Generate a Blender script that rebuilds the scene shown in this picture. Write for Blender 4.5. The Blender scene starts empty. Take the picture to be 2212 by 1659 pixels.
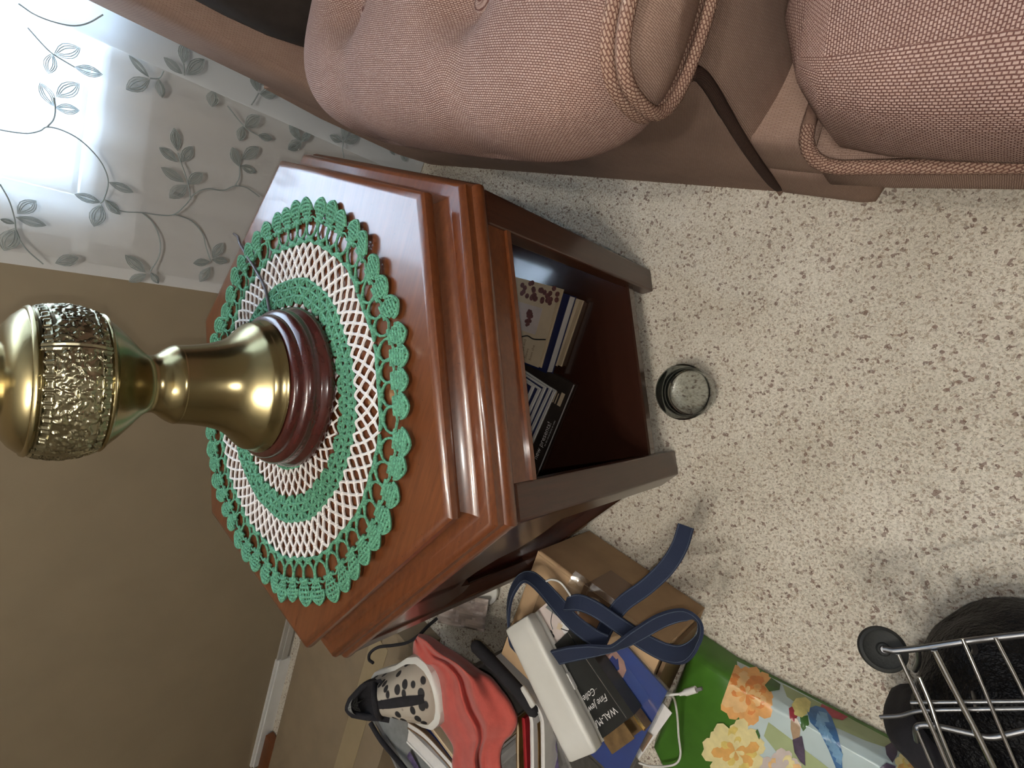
import bpy, bmesh, math, random
import numpy as np
from mathutils import Vector, Matrix

rnd = random.Random(7)
nrg = np.random.default_rng(7)
sc = bpy.context.scene
col = sc.collection
PI = math.pi

# ------------------------------------------------------------------ camera
CAM = Vector((0.238576, -0.609846, 0.847217))
RIGHT = Vector((0.931092, 0.363887, 0.025554))     # right of the upright picture
DOWN = Vector((0.297705, -0.717529, -0.629701))    # down in the upright picture
FWD = Vector((-0.210805, 0.593917, -0.776417))
FPX = 1079.8
cd = bpy.data.cameras.new('camera')
cd.sensor_width = 36.0
cd.lens = 36.0 * FPX / 2212.0
cd.clip_start = 0.01
cam = bpy.data.objects.new('camera', cd)
col.objects.link(cam)
# the phone was held on its side: the picture's left is up in the room
cam.matrix_world = Matrix((
    (DOWN.x, RIGHT.x, -FWD.x, CAM.x),
    (DOWN.y, RIGHT.y, -FWD.y, CAM.y),
    (DOWN.z, RIGHT.z, -FWD.z, CAM.z),
    (0, 0, 0, 1)))
sc.camera = cam

# ------------------------------------------------------------------ world, lights, exposure
sc.view_settings.view_transform = 'Standard'
sc.view_settings.look = 'None'
sc.view_settings.gamma = 1.0
sc.view_settings.use_curve_mapping = False
sc.view_settings.exposure = 0.0
cy = sc.cycles
cy.max_bounces, cy.diffuse_bounces, cy.glossy_bounces = 5, 3, 2
cy.transmission_bounces, cy.transparent_max_bounces = 6, 10
cy.caustics_reflective = False
cy.adaptive_threshold = 0.12
cy.adaptive_min_samples = 16
wd = bpy.data.worlds.new('sky')
sc.world = wd
wd.use_nodes = True
wd.cycles.sampling_method = 'NONE'
wd.node_tree.nodes['Background'].inputs[0].default_value = (0.62, 0.78, 1.0, 1)
wd.node_tree.nodes['Background'].inputs[1].default_value = 3.0


def light(name, kind, loc, energy, color, size=0.1, size_y=None, aim=None):
    l = bpy.data.lights.new(name, kind)
    l.energy = energy
    l.color = color
    if kind == 'AREA':
        l.shape = 'RECTANGLE' if size_y else 'SQUARE'
        l.size = size
        if size_y:
            l.size_y = size_y
    elif kind == 'POINT':
        l.shadow_soft_size = size
    o = bpy.data.objects.new(name, l)
    o.location = loc
    if aim is not None:
        o.rotation_euler = (Vector(aim) - Vector(loc)).to_track_quat('-Z', 'Y').to_euler()
    col.objects.link(o)
    return o


# daylight outside the window
light('window_daylight', 'AREA', (0.78, 0.80, 1.30), 100, (0.58, 0.77, 1.0), 1.30, 1.35, (0.78, 0.0, 1.30))
# the phone's flash, beside its lens
light('camera_flash', 'POINT', CAM - RIGHT * 0.018 - FWD * 0.004, 4.0, (1.0, 0.96, 0.90), 0.004)
# bulbs of the ceiling fitting behind the camera
for bx, by in ((-0.40, -0.75), (-0.17, -1.00), (0.03, -0.75)):
    light('ceiling_bulb', 'POINT', (bx, by, 2.20), 18.5, (1.0, 0.95, 0.87), 0.03)


def at(x, y, z):
    """point of the room at height z that the photo shows at pixel x, y"""
    d = RIGHT * ((829.5 - y) / FPX) + DOWN * ((x - 1106.0) / FPX) + FWD
    return CAM + d * ((z - CAM.z) / d.z)


def at_y(x, y, Y):
    d = RIGHT * ((829.5 - y) / FPX) + DOWN * ((x - 1106.0) / FPX) + FWD
    return CAM + d * ((Y - CAM.y) / d.y)


# ------------------------------------------------------------------ materials
MATS = {}


class NT:
    def __init__(self, name):
        self.m = bpy.data.materials.new(name)
        self.m.use_nodes = True
        self.t = self.m.node_tree
        self.b = self.t.nodes['Principled BSDF']
        self.out = self.t.nodes['Material Output']
        MATS[name] = self.m

    def n(self, kind, **kw):
        nd = self.t.nodes.new(kind)
        for k, v in kw.items():
            if k.startswith('_'):
                setattr(nd, k[1:], v)
            else:
                key = int(k[1:]) if k[0] == 'i' and k[1:].isdigit() else k.replace('_', ' ')
                if isinstance(v, bpy.types.NodeSocket):
                    self.t.links.new(v, nd.inputs[key])
                else:
                    nd.inputs[key].default_value = v
        return nd

    def set(self, **kw):
        for k, v in kw.items():
            key = k.replace('_', ' ')
            if isinstance(v, bpy.types.NodeSocket):
                self.t.links.new(v, self.b.inputs[key])
            else:
                self.b.inputs[key].default_value = v
        return self

    def coord(self, which='Object', scale=None, rot=None):
        c = self.n('ShaderNodeTexCoord').outputs[which]
        if scale is not None or rot is not None:
            mp = self.n('ShaderNodeMapping', Vector=c)
            if scale is not None:
                mp.inputs['Scale'].default_value = scale if hasattr(scale, '__len__') else (scale,) * 3
            if rot is not None:
                mp.inputs['Rotation'].default_value = rot
            c = mp.outputs[0]
        return c

    def noise(self, scale, vec=None, detail=3.0, rough=0.55):
        return self.n('ShaderNodeTexNoise', Vector=vec or self.coord(), Scale=scale, Detail=detail, Roughness=rough).outputs['Fac']

    def ramp(self, fac, stops):
        r = self.n('ShaderNodeValToRGB', Fac=fac)
        e = r.color_ramp.elements
        while len(e) < len(stops):
            e.new(0.5)
        for q, (p, c) in zip(e, stops):
            q.position = p
            q.color = (*c, 1) if len(c) == 3 else c
        return r.outputs[0]

    def mix(self, fac, a, b, mode='MIX'):
        m = self.n('ShaderNodeMix', _data_type='RGBA', _blend_type=mode)
        for idx, v in ((0, fac), (6, a), (7, b)):
            if isinstance(v, bpy.types.NodeSocket):
                self.t.links.new(v, m.inputs[idx])
            else:
                m.inputs[idx].default_value = v if not hasattr(v, '__len__') or len(v) == 4 else (*v, 1)
        return m.outputs[2]

    def bump(self, h, strength=0.3, dist=0.001, normal=None):
        b = self.n('ShaderNodeBump', Height=h, Strength=strength, Distance=dist)
        if normal is not None:
            self.t.links.new(normal, b.inputs['Normal'])
        self.t.links.new(b.outputs[0], self.b.inputs['Normal'])
        return b.outputs[0]


def plain(name, c, rough=0.5, var=0.12, scale=30, bump=0.0, bscale=None, **kw):
    """colour with a little procedural mottling"""
    t = NT(name)
    f = t.noise(scale)
    d = [max(0, x * (1 - var)) for x in c]
    l = [min(1, x * (1 + var)) for x in c]
    t.set(Base_Color=t.ramp(f, [(0.3, d), (0.7, l)]), Roughness=rough, **kw)
    if bump:
        t.bump(t.noise(bscale or scale * 6, detail=2), bump, 0.001)
    return t.m


def wood(name, dark, light_, rough=0.30, coat=1.0, axis=(1, 14, 14), specks=True):
    t = NT(name)
    v = t.coord('Object', tuple(a * 3.0 for a in axis))
    g = t.noise(5, v, 4, 0.6)
    g2 = t.noise(2.2, t.coord(), 2)
    c = t.ramp(g, [(0.30, dark), (0.72, light_)])
    c = t.mix(t.ramp(g2, [(0.35, (0, 0, 0)), (0.75, (0.35, 0.35, 0.35))]), c, tuple(x * 1.25 for x in light_))
    if specks:
        vo = t.n('ShaderNodeTexVoronoi', Vector=t.coord('Object', (1, 1, 1)), Scale=210.0)
        k = t.n('ShaderNodeSeparateColor', Color=vo.outputs['Color']).outputs[0]
        sel = t.ramp(k, [(0.86, (0, 0, 0)), (0.9, (1, 1, 1))])
        dot = t.ramp(vo.outputs['Distance'], [(0.10, (0.6, 0.6, 0.6)), (0.22, (0, 0, 0))])
        c = t.mix(t.mix(1.0, sel, dot, 'MULTIPLY'), c, tuple(x * 0.3 for x in dark))
    t.set(Base_Color=c, Roughness=rough, Coat_Weight=coat, Coat_Roughness=0.10)
    t.bump(t.noise(60, v, 2), 0.03, 0.0004)
    return t.m


def weave(name, c_light, c_alt, c_gap, bw, bh, rot=0.0, gap=0.18, rough=0.85, strength=0.55):
    t = NT(name)
    uv = t.coord('UV', None, (0, 0, rot))
    wob = t.n('ShaderNodeTexNoise', Vector=uv, Scale=260.0, Detail=1.0)
    uvw = t.n('ShaderNodeVectorMath', _operation='MULTIPLY_ADD', i0=wob.outputs['Color'], i1=(bh * 0.45, bh * 0.45, 0), i2=uv).outputs[0]
    br = t.n('ShaderNodeTexBrick', Vector=uvw, Color1=(*c_light, 1), Color2=(*c_alt, 1), Mortar=(*c_gap, 1), Scale=100.0,
             Mortar_Size=bh * gap * 100, Mortar_Smooth=0.6, Bias=0.0, Brick_Width=bw * 100, Row_Height=bh * 100)
    br.offset = 0.5
    tone = t.ramp(t.noise(7, uv, 3), [(0.3, (0.86, 0.84, 0.84)), (0.7, (1.08, 1.06, 1.04))])
    c = t.mix(1.0, br.outputs['Color'], tone, 'MULTIPLY')
    inv = t.n('ShaderNodeMath', _operation='SUBTRACT', i0=1.0, i1=br.outputs['Fac']).outputs[0]
    t.set(Base_Color=c, Roughness=rough, Specular_IOR_Level=0.2)
    t.bump(inv, strength, 0.0012)
    return t.m


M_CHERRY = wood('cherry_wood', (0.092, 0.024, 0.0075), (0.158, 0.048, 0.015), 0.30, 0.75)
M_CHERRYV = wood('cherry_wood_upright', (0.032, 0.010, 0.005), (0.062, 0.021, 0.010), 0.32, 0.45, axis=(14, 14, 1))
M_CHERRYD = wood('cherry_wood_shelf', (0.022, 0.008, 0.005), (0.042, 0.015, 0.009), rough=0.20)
M_MAHOG = wood('mahogany_base', (0.040, 0.007, 0.006), (0.070, 0.013, 0.010), 0.25, 0.6, axis=(3, 3, 8), specks=False)


def brass(name, c, rough, dark=0.55):
    t = NT(name)
    n = t.noise(9, None, 2, 0.5)
    t.set(Metallic=1.0, Base_Color=t.ramp(n, [(0.3, tuple(x * dark for x in c)), (0.65, c)]),
          Roughness=t.ramp(t.noise(12, None, 2), [(0.3, (rough * 0.9,) * 3), (0.7, (rough * 1.15,) * 3)]))
    return t.m


M_BRASS = brass('aged_brass', (0.43, 0.355, 0.185), 0.24, 0.85)
M_BRASSR = brass('antique_brass_relief', (0.50, 0.46, 0.31), 0.27, 0.6)
M_GOLD = brass('gold_metal', (0.75, 0.50, 0.16), 0.25, 0.8)
M_CHROME = brass('chrome_wire', (0.70, 0.71, 0.73), 0.16, 0.8)
M_STEELG = brass('dull_grey_wire', (0.22, 0.22, 0.225), 0.4, 0.8)

# carpet
t = NT('speckled_carpet')
co = t.coord('Object')
v1 = t.n('ShaderNodeTexVoronoi', Vector=co, Scale=330.0)
v2 = t.n('ShaderNodeTexVoronoi', Vector=co, Scale=230.0)
base = t.ramp(t.noise(330, co, 3), [(0.3, (0.50, 0.46, 0.39)), (0.5, (0.66, 0.62, 0.54)), (0.75, (0.78, 0.74, 0.66))])
big = t.ramp(t.noise(6, co, 3), [(0.3, (0.86, 0.84, 0.80)), (0.7, (1.06, 1.05, 1.04))])
base = t.mix(1.0, base, big, 'MULTIPLY')
s1 = t.n('ShaderNodeSeparateColor', Color=v1.outputs['Color']).outputs[0]
s2 = t.n('ShaderNodeSeparateColor', Color=v2.outputs['Color']).outputs[1]
base = t.mix(t.ramp(s1, [(0.82, (0, 0, 0)), (0.90, (0.60, 0.60, 0.60))]), base, (0.30, 0.215, 0.15))
base = t.mix(t.ramp(s2, [(0.93, (0, 0, 0)), (0.96, (0.75, 0.75, 0.75))]), base, (0.17, 0.10, 0.08))
t.set(Base_Color=base, Roughness=0.95, Specular_IOR_Level=0.1)
M_CARPET = t.m

M_WALL = plain('tan_painted_wall', (0.275, 0.218, 0.142), 0.75, 0.05, 8)
M_WALLB = plain('beige_painted_wall', (0.25, 0.205, 0.145), 0.8, 0.04, 8)
M_CEIL = plain('white_ceiling_paint', (0.72, 0.70, 0.66), 0.9, 0.04, 12)
M_WHITEP = plain('white_trim_paint', (0.74, 0.74, 0.72), 0.45, 0.04, 10)
M_TRIMSHADE = plain('shaded_trim_grey', (0.42, 0.40, 0.36), 0.5, 0.06, 12)
M_CARD = plain('brown_cardboard', (0.46, 0.305, 0.170), 0.8, 0.10, 18, 0.15, 200)
M_CARDO = plain('faded_olive_cardboard', (0.235, 0.178, 0.112), 0.8, 0.08, 14, 0.12, 200)
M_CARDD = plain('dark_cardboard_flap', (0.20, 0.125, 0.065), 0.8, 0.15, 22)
M_TAPE = plain('tan_packing_tape', (0.32, 0.25, 0.15), 0.3, 0.06, 15)
M_TAPEB = plain('brown_packing_tape', (0.215, 0.118, 0.062), 0.28, 0.08, 30)
M_BLACKP = plain('black_plastic', (0.012, 0.012, 0.013), 0.45, 0.2, 40)
M_BLACKR = plain('black_rubber', (0.010, 0.011, 0.010), 0.7, 0.3, 60, 0.2)
M_BLACKF = plain('black_cloth', (0.010, 0.009, 0.012), 0.9, 0.3, 80, 0.3)
M_WHITE = plain('white_plastic', (0.70, 0.69, 0.64), 0.4, 0.03, 20)
M_WHITEC = plain('white_cable', (0.75, 0.74, 0.71), 0.4, 0.03, 20)
M_PAPER = plain('white_paper', (0.74, 0.72, 0.70), 0.7, 0.05, 60)
M_CREAM = plain('cream_paper', (0.62, 0.50, 0.34), 0.6, 0.06, 40)
M_NAVY = plain('navy_cover', (0.012, 0.017, 0.07), 0.4, 0.1, 40)
M_REDCLOTH = plain('coral_red_cloth', (0.50, 0.085, 0.065), 0.9, 0.10, 60, 0.35, 700, Sheen_Weight=0.3)
M_GREYFELT = plain('grey_felt', (0.20, 0.19, 0.18), 0.95, 0.12, 120, 0.4, 500)
M_PURPLE = plain('purple_cloth', (0.10, 0.075, 0.16), 0.9, 0.2, 60, 0.3)
M_GREENY = plain('green_crochet_yarn', (0.105, 0.31, 0.19), 0.85, 0.45, 420, 0.9, 900)
M_WHITEY = plain('white_crochet_yarn', (0.83, 0.79, 0.76), 0.85, 0.06, 300, 0.4, 1500)
M_CORDG = plain('grey_lamp_cord', (0.10, 0.09, 0.10), 0.4, 0.1, 60)
M_GREENBAG = plain('green_laminated_bag', (0.062, 0.175, 0.022), 0.32, 0.25, 14, 0.1, 60)
M_BLUEF = plain('blue_folder', (0.035, 0.075, 0.30), 0.25, 0.12, 20, 0.05, 50)
M_BLUEK = plain('dark_blue_print', (0.012, 0.03, 0.20), 0.3, 0.1, 40)
M_SKINP = plain('pink_print', (0.50, 0.27, 0.21), 0.35, 0.15, 60)
M_GOLDFOIL = plain('gold_foil_card', (0.20, 0.125, 0.055), 0.35, 0.25, 60, Metallic=0.35)
M_BLACKBOX = plain('black_card_box', (0.010, 0.011, 0.010), 0.42, 0.2, 80)
M_PINKW = plain('pinkish_white_print', (0.62, 0.53, 0.49), 0.5, 0.10, 30)
M_ORANGEW = plain('orange_brown_wood', (0.17, 0.055, 0.018), 0.35, 0.3, 12)
M_GREYCL = plain('grey_wrinkled_cloth', (0.20, 0.21, 0.21), 0.9, 0.15, 40, 0.3)
M_FRUIT = plain('dark_red_print', (0.16, 0.055, 0.05), 0.5, 0.4, 200)
M_DKTEXT = plain('brown_print', (0.20, 0.12, 0.07), 0.6, 0.1, 60)
M_REDC = plain('red_cover', (0.34, 0.02, 0.025), 0.45, 0.15, 50)
M_DARKC = plain('dark_photo_cover', (0.030, 0.022, 0.018), 0.35, 0.5, 25)
M_BROWNC = plain('brown_photo_cover', (0.14, 0.075, 0.022), 0.4, 0.5, 40)
M_GAPSHADE = plain('gap_shade_brown', (0.028, 0.020, 0.016), 0.95, 0.2, 60)  # dark brown stands in for the shade between arm and back
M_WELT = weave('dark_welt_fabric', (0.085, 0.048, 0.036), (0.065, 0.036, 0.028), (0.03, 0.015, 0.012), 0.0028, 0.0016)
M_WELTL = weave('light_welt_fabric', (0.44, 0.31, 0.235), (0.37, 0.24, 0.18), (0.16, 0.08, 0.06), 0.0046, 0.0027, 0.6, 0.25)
M_SOFA = weave('mauve_tan_weave', (0.45, 0.325, 0.275), (0.375, 0.255, 0.212), (0.145, 0.070, 0.057), 0.0030, 0.0019, 0.0, 0.22)
M_SOFAB = weave('mauve_tan_weave_coarse', (0.45, 0.32, 0.27), (0.375, 0.255, 0.21), (0.13, 0.060, 0.049), 0.0033, 0.0021, 0.0, 0.24)
M_SOFAR = weave('mauve_tan_rib', (0.43, 0.305, 0.245), (0.385, 0.265, 0.21), (0.235, 0.15, 0.118), 0.008, 0.0016, PI / 2, 0.25, 0.85, 0.35)

# denim strap
t = NT('blue_denim')
co = t.coord('UV', (900, 900, 1), (0, 0, 0.8))
wv = t.n('ShaderNodeTexWave', Vector=co, Scale=0.5, Distortion=1.0)
t.set(Base_Color=t.ramp(wv.outputs['Fac'], [(0.2, (0.006, 0.010, 0.030)), (0.8, (0.020, 0.033, 0.075))]), Roughness=0.9)
t.bump(wv.outputs['Fac'], 0.3, 0.0005)
M_DENIM = t.m
M_STITCH = plain('faded_denim_stitch', (0.07, 0.09, 0.13), 0.8, 0.2, 200)

# leopard print
t = NT('leopard_print_cloth')
v = t.n('ShaderNodeTexVoronoi', Vector=t.coord('Object', (62, 42, 62)), Scale=1.0, Randomness=0.75)
t.set(Base_Color=t.ramp(v.outputs['Distance'], [(0.36, (0.012, 0.011, 0.012)), (0.42, (0.42, 0.37, 0.30))]), Roughness=0.75)
M_LEO = t.m

# clear glass
t = NT('clear_glass')
rf = t.n('ShaderNodeBsdfRefraction', Color=(0.97, 0.99, 0.98, 1), Roughness=0.02, IOR=1.25)
tr = t.n('ShaderNodeBsdfTransparent', Color=(0.97, 0.985, 0.98, 1))
bd = t.n('ShaderNodeMixShader', i0=0.62, i1=rf.outputs[0], i2=tr.outputs[0])
gl = t.n('ShaderNodeBsdfGlossy', Color=(0.95, 0.97, 0.97, 1), Roughness=0.06)
fr = t.n('ShaderNodeFresnel', IOR=1.5)
mx = t.n('ShaderNodeMixShader', i0=fr.outputs[0], i1=bd.outputs[0], i2=gl.outputs[0])
t.t.links.new(mx.outputs[0], t.out.inputs[0])
M_GLASS = t.m
t = NT('window_pane_glass')
tr = t.n('ShaderNodeBsdfTransparent')
gl = t.n('ShaderNodeBsdfGlossy', Roughness=0.02)
mx = t.n('ShaderNodeMixShader', i0=0.06, i1=tr.outputs[0], i2=gl.outputs[0])
t.t.links.new(mx.outputs[0], t.out.inputs[0])
M_PANE = t.m
t = NT('clear_plastic_film')
tr = t.n('ShaderNodeBsdfTransparent', Color=(0.93, 0.95, 0.97, 1))
gl = t.n('ShaderNodeBsdfGlossy', Roughness=0.12)
mx = t.n('ShaderNodeMixShader', i0=0.16, i1=tr.outputs[0], i2=gl.outputs[0])
t.t.links.new(mx.outputs[0], t.out.inputs[0])
M_FILM = t.m

# black bin bag
t = NT('black_bin_bag')
t.set(Base_Color=(0.004, 0.004, 0.005, 1), Roughness=0.5, Specular_IOR_Level=0.16)
t.bump(t.noise(22, None, 5, 0.7), 0.9, 0.02)
M_BINBAG = t.m


# sheer curtain: thin voile, part open weave, part light-scattering thread
def sheer(name, c, open_, through=0.5):
    t = NT(name)
    tr = t.n('ShaderNodeBsdfTransparent', Color=(1, 1, 1, 1))
    tl = t.n('ShaderNodeBsdfTranslucent', Color=(*c, 1))
    df = t.n('ShaderNodeBsdfDiffuse', Color=(*c, 1))
    a = t.n('ShaderNodeMixShader', i0=1.0 - through, i1=tl.outputs[0], i2=df.outputs[0])
    nz = t.ramp(t.noise(25, t.coord('Object', (1, 1, 0.25)), 2), [(0.3, (open_ * 0.92,) * 3), (0.7, (open_ * 1.06,) * 3)])
    b = t.n('ShaderNodeMixShader', i0=nz, i1=a.outputs[0], i2=tr.outputs[0])
    t.t.links.new(b.outputs[0], t.out.inputs[0])
    return t.m


M_SHEER = sheer('white_voile', (0.91, 0.92, 0.92), 0.24, 0.30)
M_SHEER2 = sheer('white_voile_doubled', (0.91, 0.94, 0.96), 0.14, 0.45)
M_EMBR = sheer('grey_green_embroidery', (0.36, 0.41, 0.41), 0.10, 0.12)
M_EMBF = sheer('pale_embroidery_fill', (0.44, 0.49, 0.47), 0.58, 0.35)


# ------------------------------------------------------------------ mesh helpers
class MB:
    def __init__(self):
        self.v, self.f, self.uv, self.mi = [], [], [], []

    def add(self, v, f, uv=None, mi=0):
        o = len(self.v)
        self.v += [tuple(p) for p in v]
        self.f += [tuple(i + o for i in q) for q in f]
        self.uv += [tuple(p) for p in uv] if uv is not None else [(0.0, 0.0)] * len(v)
        self.mi += [mi] * len(f)
        return self

    def box(self, x0, x1, y0, y1, z0, z1, mi=0):
        v = [(x, y, z) for z in (z0, z1) for y in (y0, y1) for x in (x0, x1)]
        return self.add(v, [(0, 2, 3, 1), (4, 5, 7, 6), (0, 1, 5, 4), (2, 6, 7, 3), (0, 4, 6, 2), (1, 3, 7, 5)], None, mi)

    def prism(self, poly, z0, z1, mi=0):
        n = len(poly)
        v = [(p[0], p[1], z0) for p in poly] + [(p[0], p[1], z1) for p in poly]
        f = [tuple(range(n - 1, -1, -1)), tuple(range(n, 2 * n))] + [(i, (i + 1) % n, n + (i + 1) % n, n + i) for i in range(n)]
        return self.add(v, f, None, mi)

    def tube(self, pts, r, sides=6, closed=False, mi=0, cap=True):
        P = [Vector(p) for p in pts]
        n = len(P)
        rs = r if hasattr(r, '__len__') else [r] * n
        v, uv, f = [], [], []
        nrm = None
        L = 0.0
        for i, p in enumerate(P):
            a = P[(i - 1) % n] if (closed or i > 0) else p
            b = P[(i + 1) % n] if (closed or i < n - 1) else p
            tg = (b - a)
            tg = tg.normalized() if tg.length > 1e-9 else Vector((0, 0, 1))
            if nrm is None:
                nrm = tg.orthogonal().normalized()
            nrm = (nrm - tg * nrm.dot(tg))
            nrm = nrm.normalized() if nrm.length > 1e-6 else tg.orthogonal().normalized()
            bn = tg.cross(nrm)
            if i:
                L += (p - P[i - 1]).length
            for k in range(sides):
                an = 2 * PI * k / sides
                v.append(p + (nrm * math.cos(an) + bn * math.sin(an)) * rs[i])
                uv.append((L, an * rs[i]))
        m = n if closed else n - 1
        for i in range(m):
            for k in range(sides):
                j = (i + 1) % n
                f.append((i * sides + k, i * sides + (k + 1) % sides, j * sides + (k + 1) % sides, j * sides + k))
        if cap and not closed:
            f.append(tuple(range(sides - 1, -1, -1)))
            f.append(tuple((n - 1) * sides + k for k in range(sides)))
        return self.add(v, f, uv, mi)

    def lathe(self, prof, c=(0, 0), seg=64, mi=0, ang0=0.0):
        v, f, uv = [], [], []
        n = len(prof)
        for (r, z) in prof:
            for k in range(seg):
                a = ang0 + 2 * PI * k / seg
                v.append((c[0] + r * math.cos(a), c[1] + r * math.sin(a), z))
                uv.append((a * r, z))
        for i in range(n - 1):
            for k in range(seg):
                k2 = (k + 1) % seg
                f.append((i * seg + k, i * seg + k2, (i + 1) * seg + k2, (i + 1) * seg + k))
        if prof[0][0] > 1e-6:
            f.append(tuple(range(seg - 1, -1, -1)))
        if prof[-1][0] > 1e-6:
            f.append(tuple((n - 1) * seg + k for k in range(seg)))
        return self.add(v, f, uv, mi)

    def grid(self, fn, nu, nv, mi=0, closed_v=False):
        v, f, uv = [], [], []
        for i in range(nu + 1):
            for j in range(nv if closed_v else nv + 1):
                p, q = fn(i / nu, j / nv)
                v.append(p)
                uv.append(q)
        w = nv if closed_v else nv + 1
        for i in range(nu):
            for j in range(nv):
                j2 = (j + 1) % w
                f.append((i * w + j, i * w + j2, (i + 1) * w + j2, (i + 1) * w + j))
        return self.add(v, f, uv, mi)

    def mesh(self, name, mats, smooth=None):
        me = bpy.data.meshes.new(name)
        me.from_pydata([tuple(p) for p in self.v], [], self.f)
        me.validate()
        for m in (mats if isinstance(mats, (list, tuple)) else [mats]):
            me.materials.append(m)
        if len(self.mi) == len(me.polygons) and any(self.mi):
            me.polygons.foreach_set('material_index', self.mi)
        uvl = me.uv_layers.new(name='UVMap')
        li = np.zeros(len(me.loops), dtype=np.int32)
        me.loops.foreach_get('vertex_index', li)
        ua = np.array(self.uv, dtype=np.float32)
        uvl.data.foreach_set('uv', ua[li].ravel())
        bm = bmesh.new()
        bm.from_mesh(me)
        bmesh.ops.recalc_face_normals(bm, faces=bm.faces)
        if smooth is not None:
            for fc in bm.faces:
                fc.smooth = True
            for e in bm.edges:
                if len(e.link_faces) == 2 and e.calc_face_angle(0) > smooth:
                    e.smooth = False
        bm.to_mesh(me)
        bm.free()
        return me

    def build(self, name, mats, parent=None, smooth=None):
        o = bpy.data.objects.new(name, self.mesh(name, mats, smooth))
        col.objects.link(o)
        if parent is not None:
            o.parent = parent
        return o


def tag(o, label=None, cat=None, group=None, kind=None):
    if label:
        o['label'] = label
    if cat:
        o['category'] = cat
    if group:
        o['group'] = group
    if kind:
        o['kind'] = kind
    return o


def thing(name, label, cat, loc=(0, 0, 0), rz=0.0, group=None):
    o = bpy.data.objects.new(name, None)
    o.empty_display_size = 0.05
    o.location = loc
    o.rotation_euler = (0, 0, rz)
    col.objects.link(o)
    return tag(o, label, cat, group)


def structure(name, mb, mat, parent=None, smooth=None):
    o = mb.build(name, mat, parent, smooth)
    if parent is None:
        o['kind'] = 'structure'
    return o


def rounded(mb, c, h, r, n=6, rot=None, puff=0.0, mi=0, seed=None):
    """rounded box: centre c, half sizes h, corner radius r; faces puffed out; UV in metres"""
    bm = bmesh.new()
    bmesh.ops.create_cube(bm, size=2.0)
    bmesh.ops.subdivide_edges(bm, edges=bm.edges, cuts=n, use_grid_fill=True)
    V, UV, F = [], [], []
    c = Vector(c)
    h = Vector(h)
    for fc in bm.faces:
        nn = fc.normal
        ax = max(range(3), key=lambda i: abs(nn[i]))
        idx = []
        for vt in fc.verts:
            # concentrate rings near the edges
            q = Vector([math.copysign(abs(x) ** 0.75, x) * h[i] for i, x in enumerate(vt.co)])
            inner = Vector([max(-(h[i] - r), min(h[i] - r, q[i])) for i in range(3)])
            d = q - inner
            p = inner + (d.normalized() * r if d.length > 1e-9 else d)
            if puff:
                k = 1.0
                for i in range(3):
                    if i != ax:
                        k *= max(0.0, 1 - (vt.co[i]) ** 2)
                p[ax] += math.copysign(puff * k, vt.co[ax])
            uv = [(q[1], q[2]), (q[0], q[2]), (q[0], q[1])][ax]
            if rot is not None:
                p = rot @ p
            V.append(c + p)
            UV.append(uv)
            idx.append(len(V) - 1)
        F.append(tuple(idx))
    bm.free()
    mb.add(V, F, UV, mi)
    return mb


def weld(o, d=1e-5):
    bm = bmesh.new()
    bm.from_mesh(o.data)
    bmesh.ops.remove_doubles(bm, verts=bm.verts, dist=d)
    bmesh.ops.recalc_face_normals(bm, faces=bm.faces)
    for fc in bm.faces:
        fc.smooth = True
    bm.to_mesh(o.data)
    bm.free()
    return o


def arc_uv(mb, rows, cols):
    """UV of a rows x cols grid in metres, by length along the surface"""
    P = np.array(mb.v).reshape(rows, cols, 3)
    du = np.linalg.norm(np.diff(P, axis=0), axis=2)
    ul = np.concatenate([[0], np.cumsum(du.mean(1))])
    dv = np.linalg.norm(np.diff(P, axis=1), axis=2)
    vl = np.concatenate([np.zeros((rows, 1)), np.cumsum(dv, 1)], 1)
    vl -= vl[:, cols // 4: cols // 4 + 1]
    uv = np.stack([np.repeat(ul[:, None], cols, 1), vl], -1).reshape(-1, 2)
    mb.uv = [tuple(p) for p in uv]


def spline(pts, n=8):
    """Catmull-Rom through points"""
    P = [Vector(p) for p in pts]
    out = []
    for i in range(len(P) - 1):
        a = P[i - 1] if i > 0 else P[i] * 2 - P[i + 1]
        b, c = P[i], P[i + 1]
        d = P[i + 2] if i + 2 < len(P) else P[i + 1] * 2 - P[i]
        for k in range(n):
            t = k / n
            out.append(0.5 * ((2 * b) + (c - a) * t + (2 * a - 5 * b + 4 * c - d) * t * t + (3 * b - a - 3 * c + d) * t ** 3))
    out.append(P[-1])
    return out


def text_mesh(body, size, name, mat, parent, M, shear=0.0, extrude=0.0):
    cu = bpy.data.curves.new(name, 'FONT')
    cu.body = body
    cu.size = size
    cu.shear = shear
    cu.extrude = extrude
    cu.resolution_u = 3
    tmp = bpy.data.objects.new(name + '_tmp', cu)
    col.objects.link(tmp)
    bpy.context.view_layer.update()
    me = bpy.data.meshes.new_from_object(tmp)
    bpy.data.objects.remove(tmp)
    bpy.data.curves.remove(cu)
    me.materials.clear()
    me.materials.append(mat)
    me.transform(M)
    o = bpy.data.objects.new(name, me)
    col.objects.link(o)
    o.parent = parent
    return o


def frame(o, ex, ey):
    """matrix whose x runs along ex, y along ey (made square), at o"""
    ex = Vector(ex).normalized()
    ez = ex.cross(Vector(ey)).normalized()
    ey = ez.cross(ex)
    return Matrix(((ex.x, ey.x, ez.x, o[0]), (ex.y, ey.y, ez.y, o[1]), (ex.z, ey.z, ez.z, o[2]), (0, 0, 0, 1)))

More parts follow.
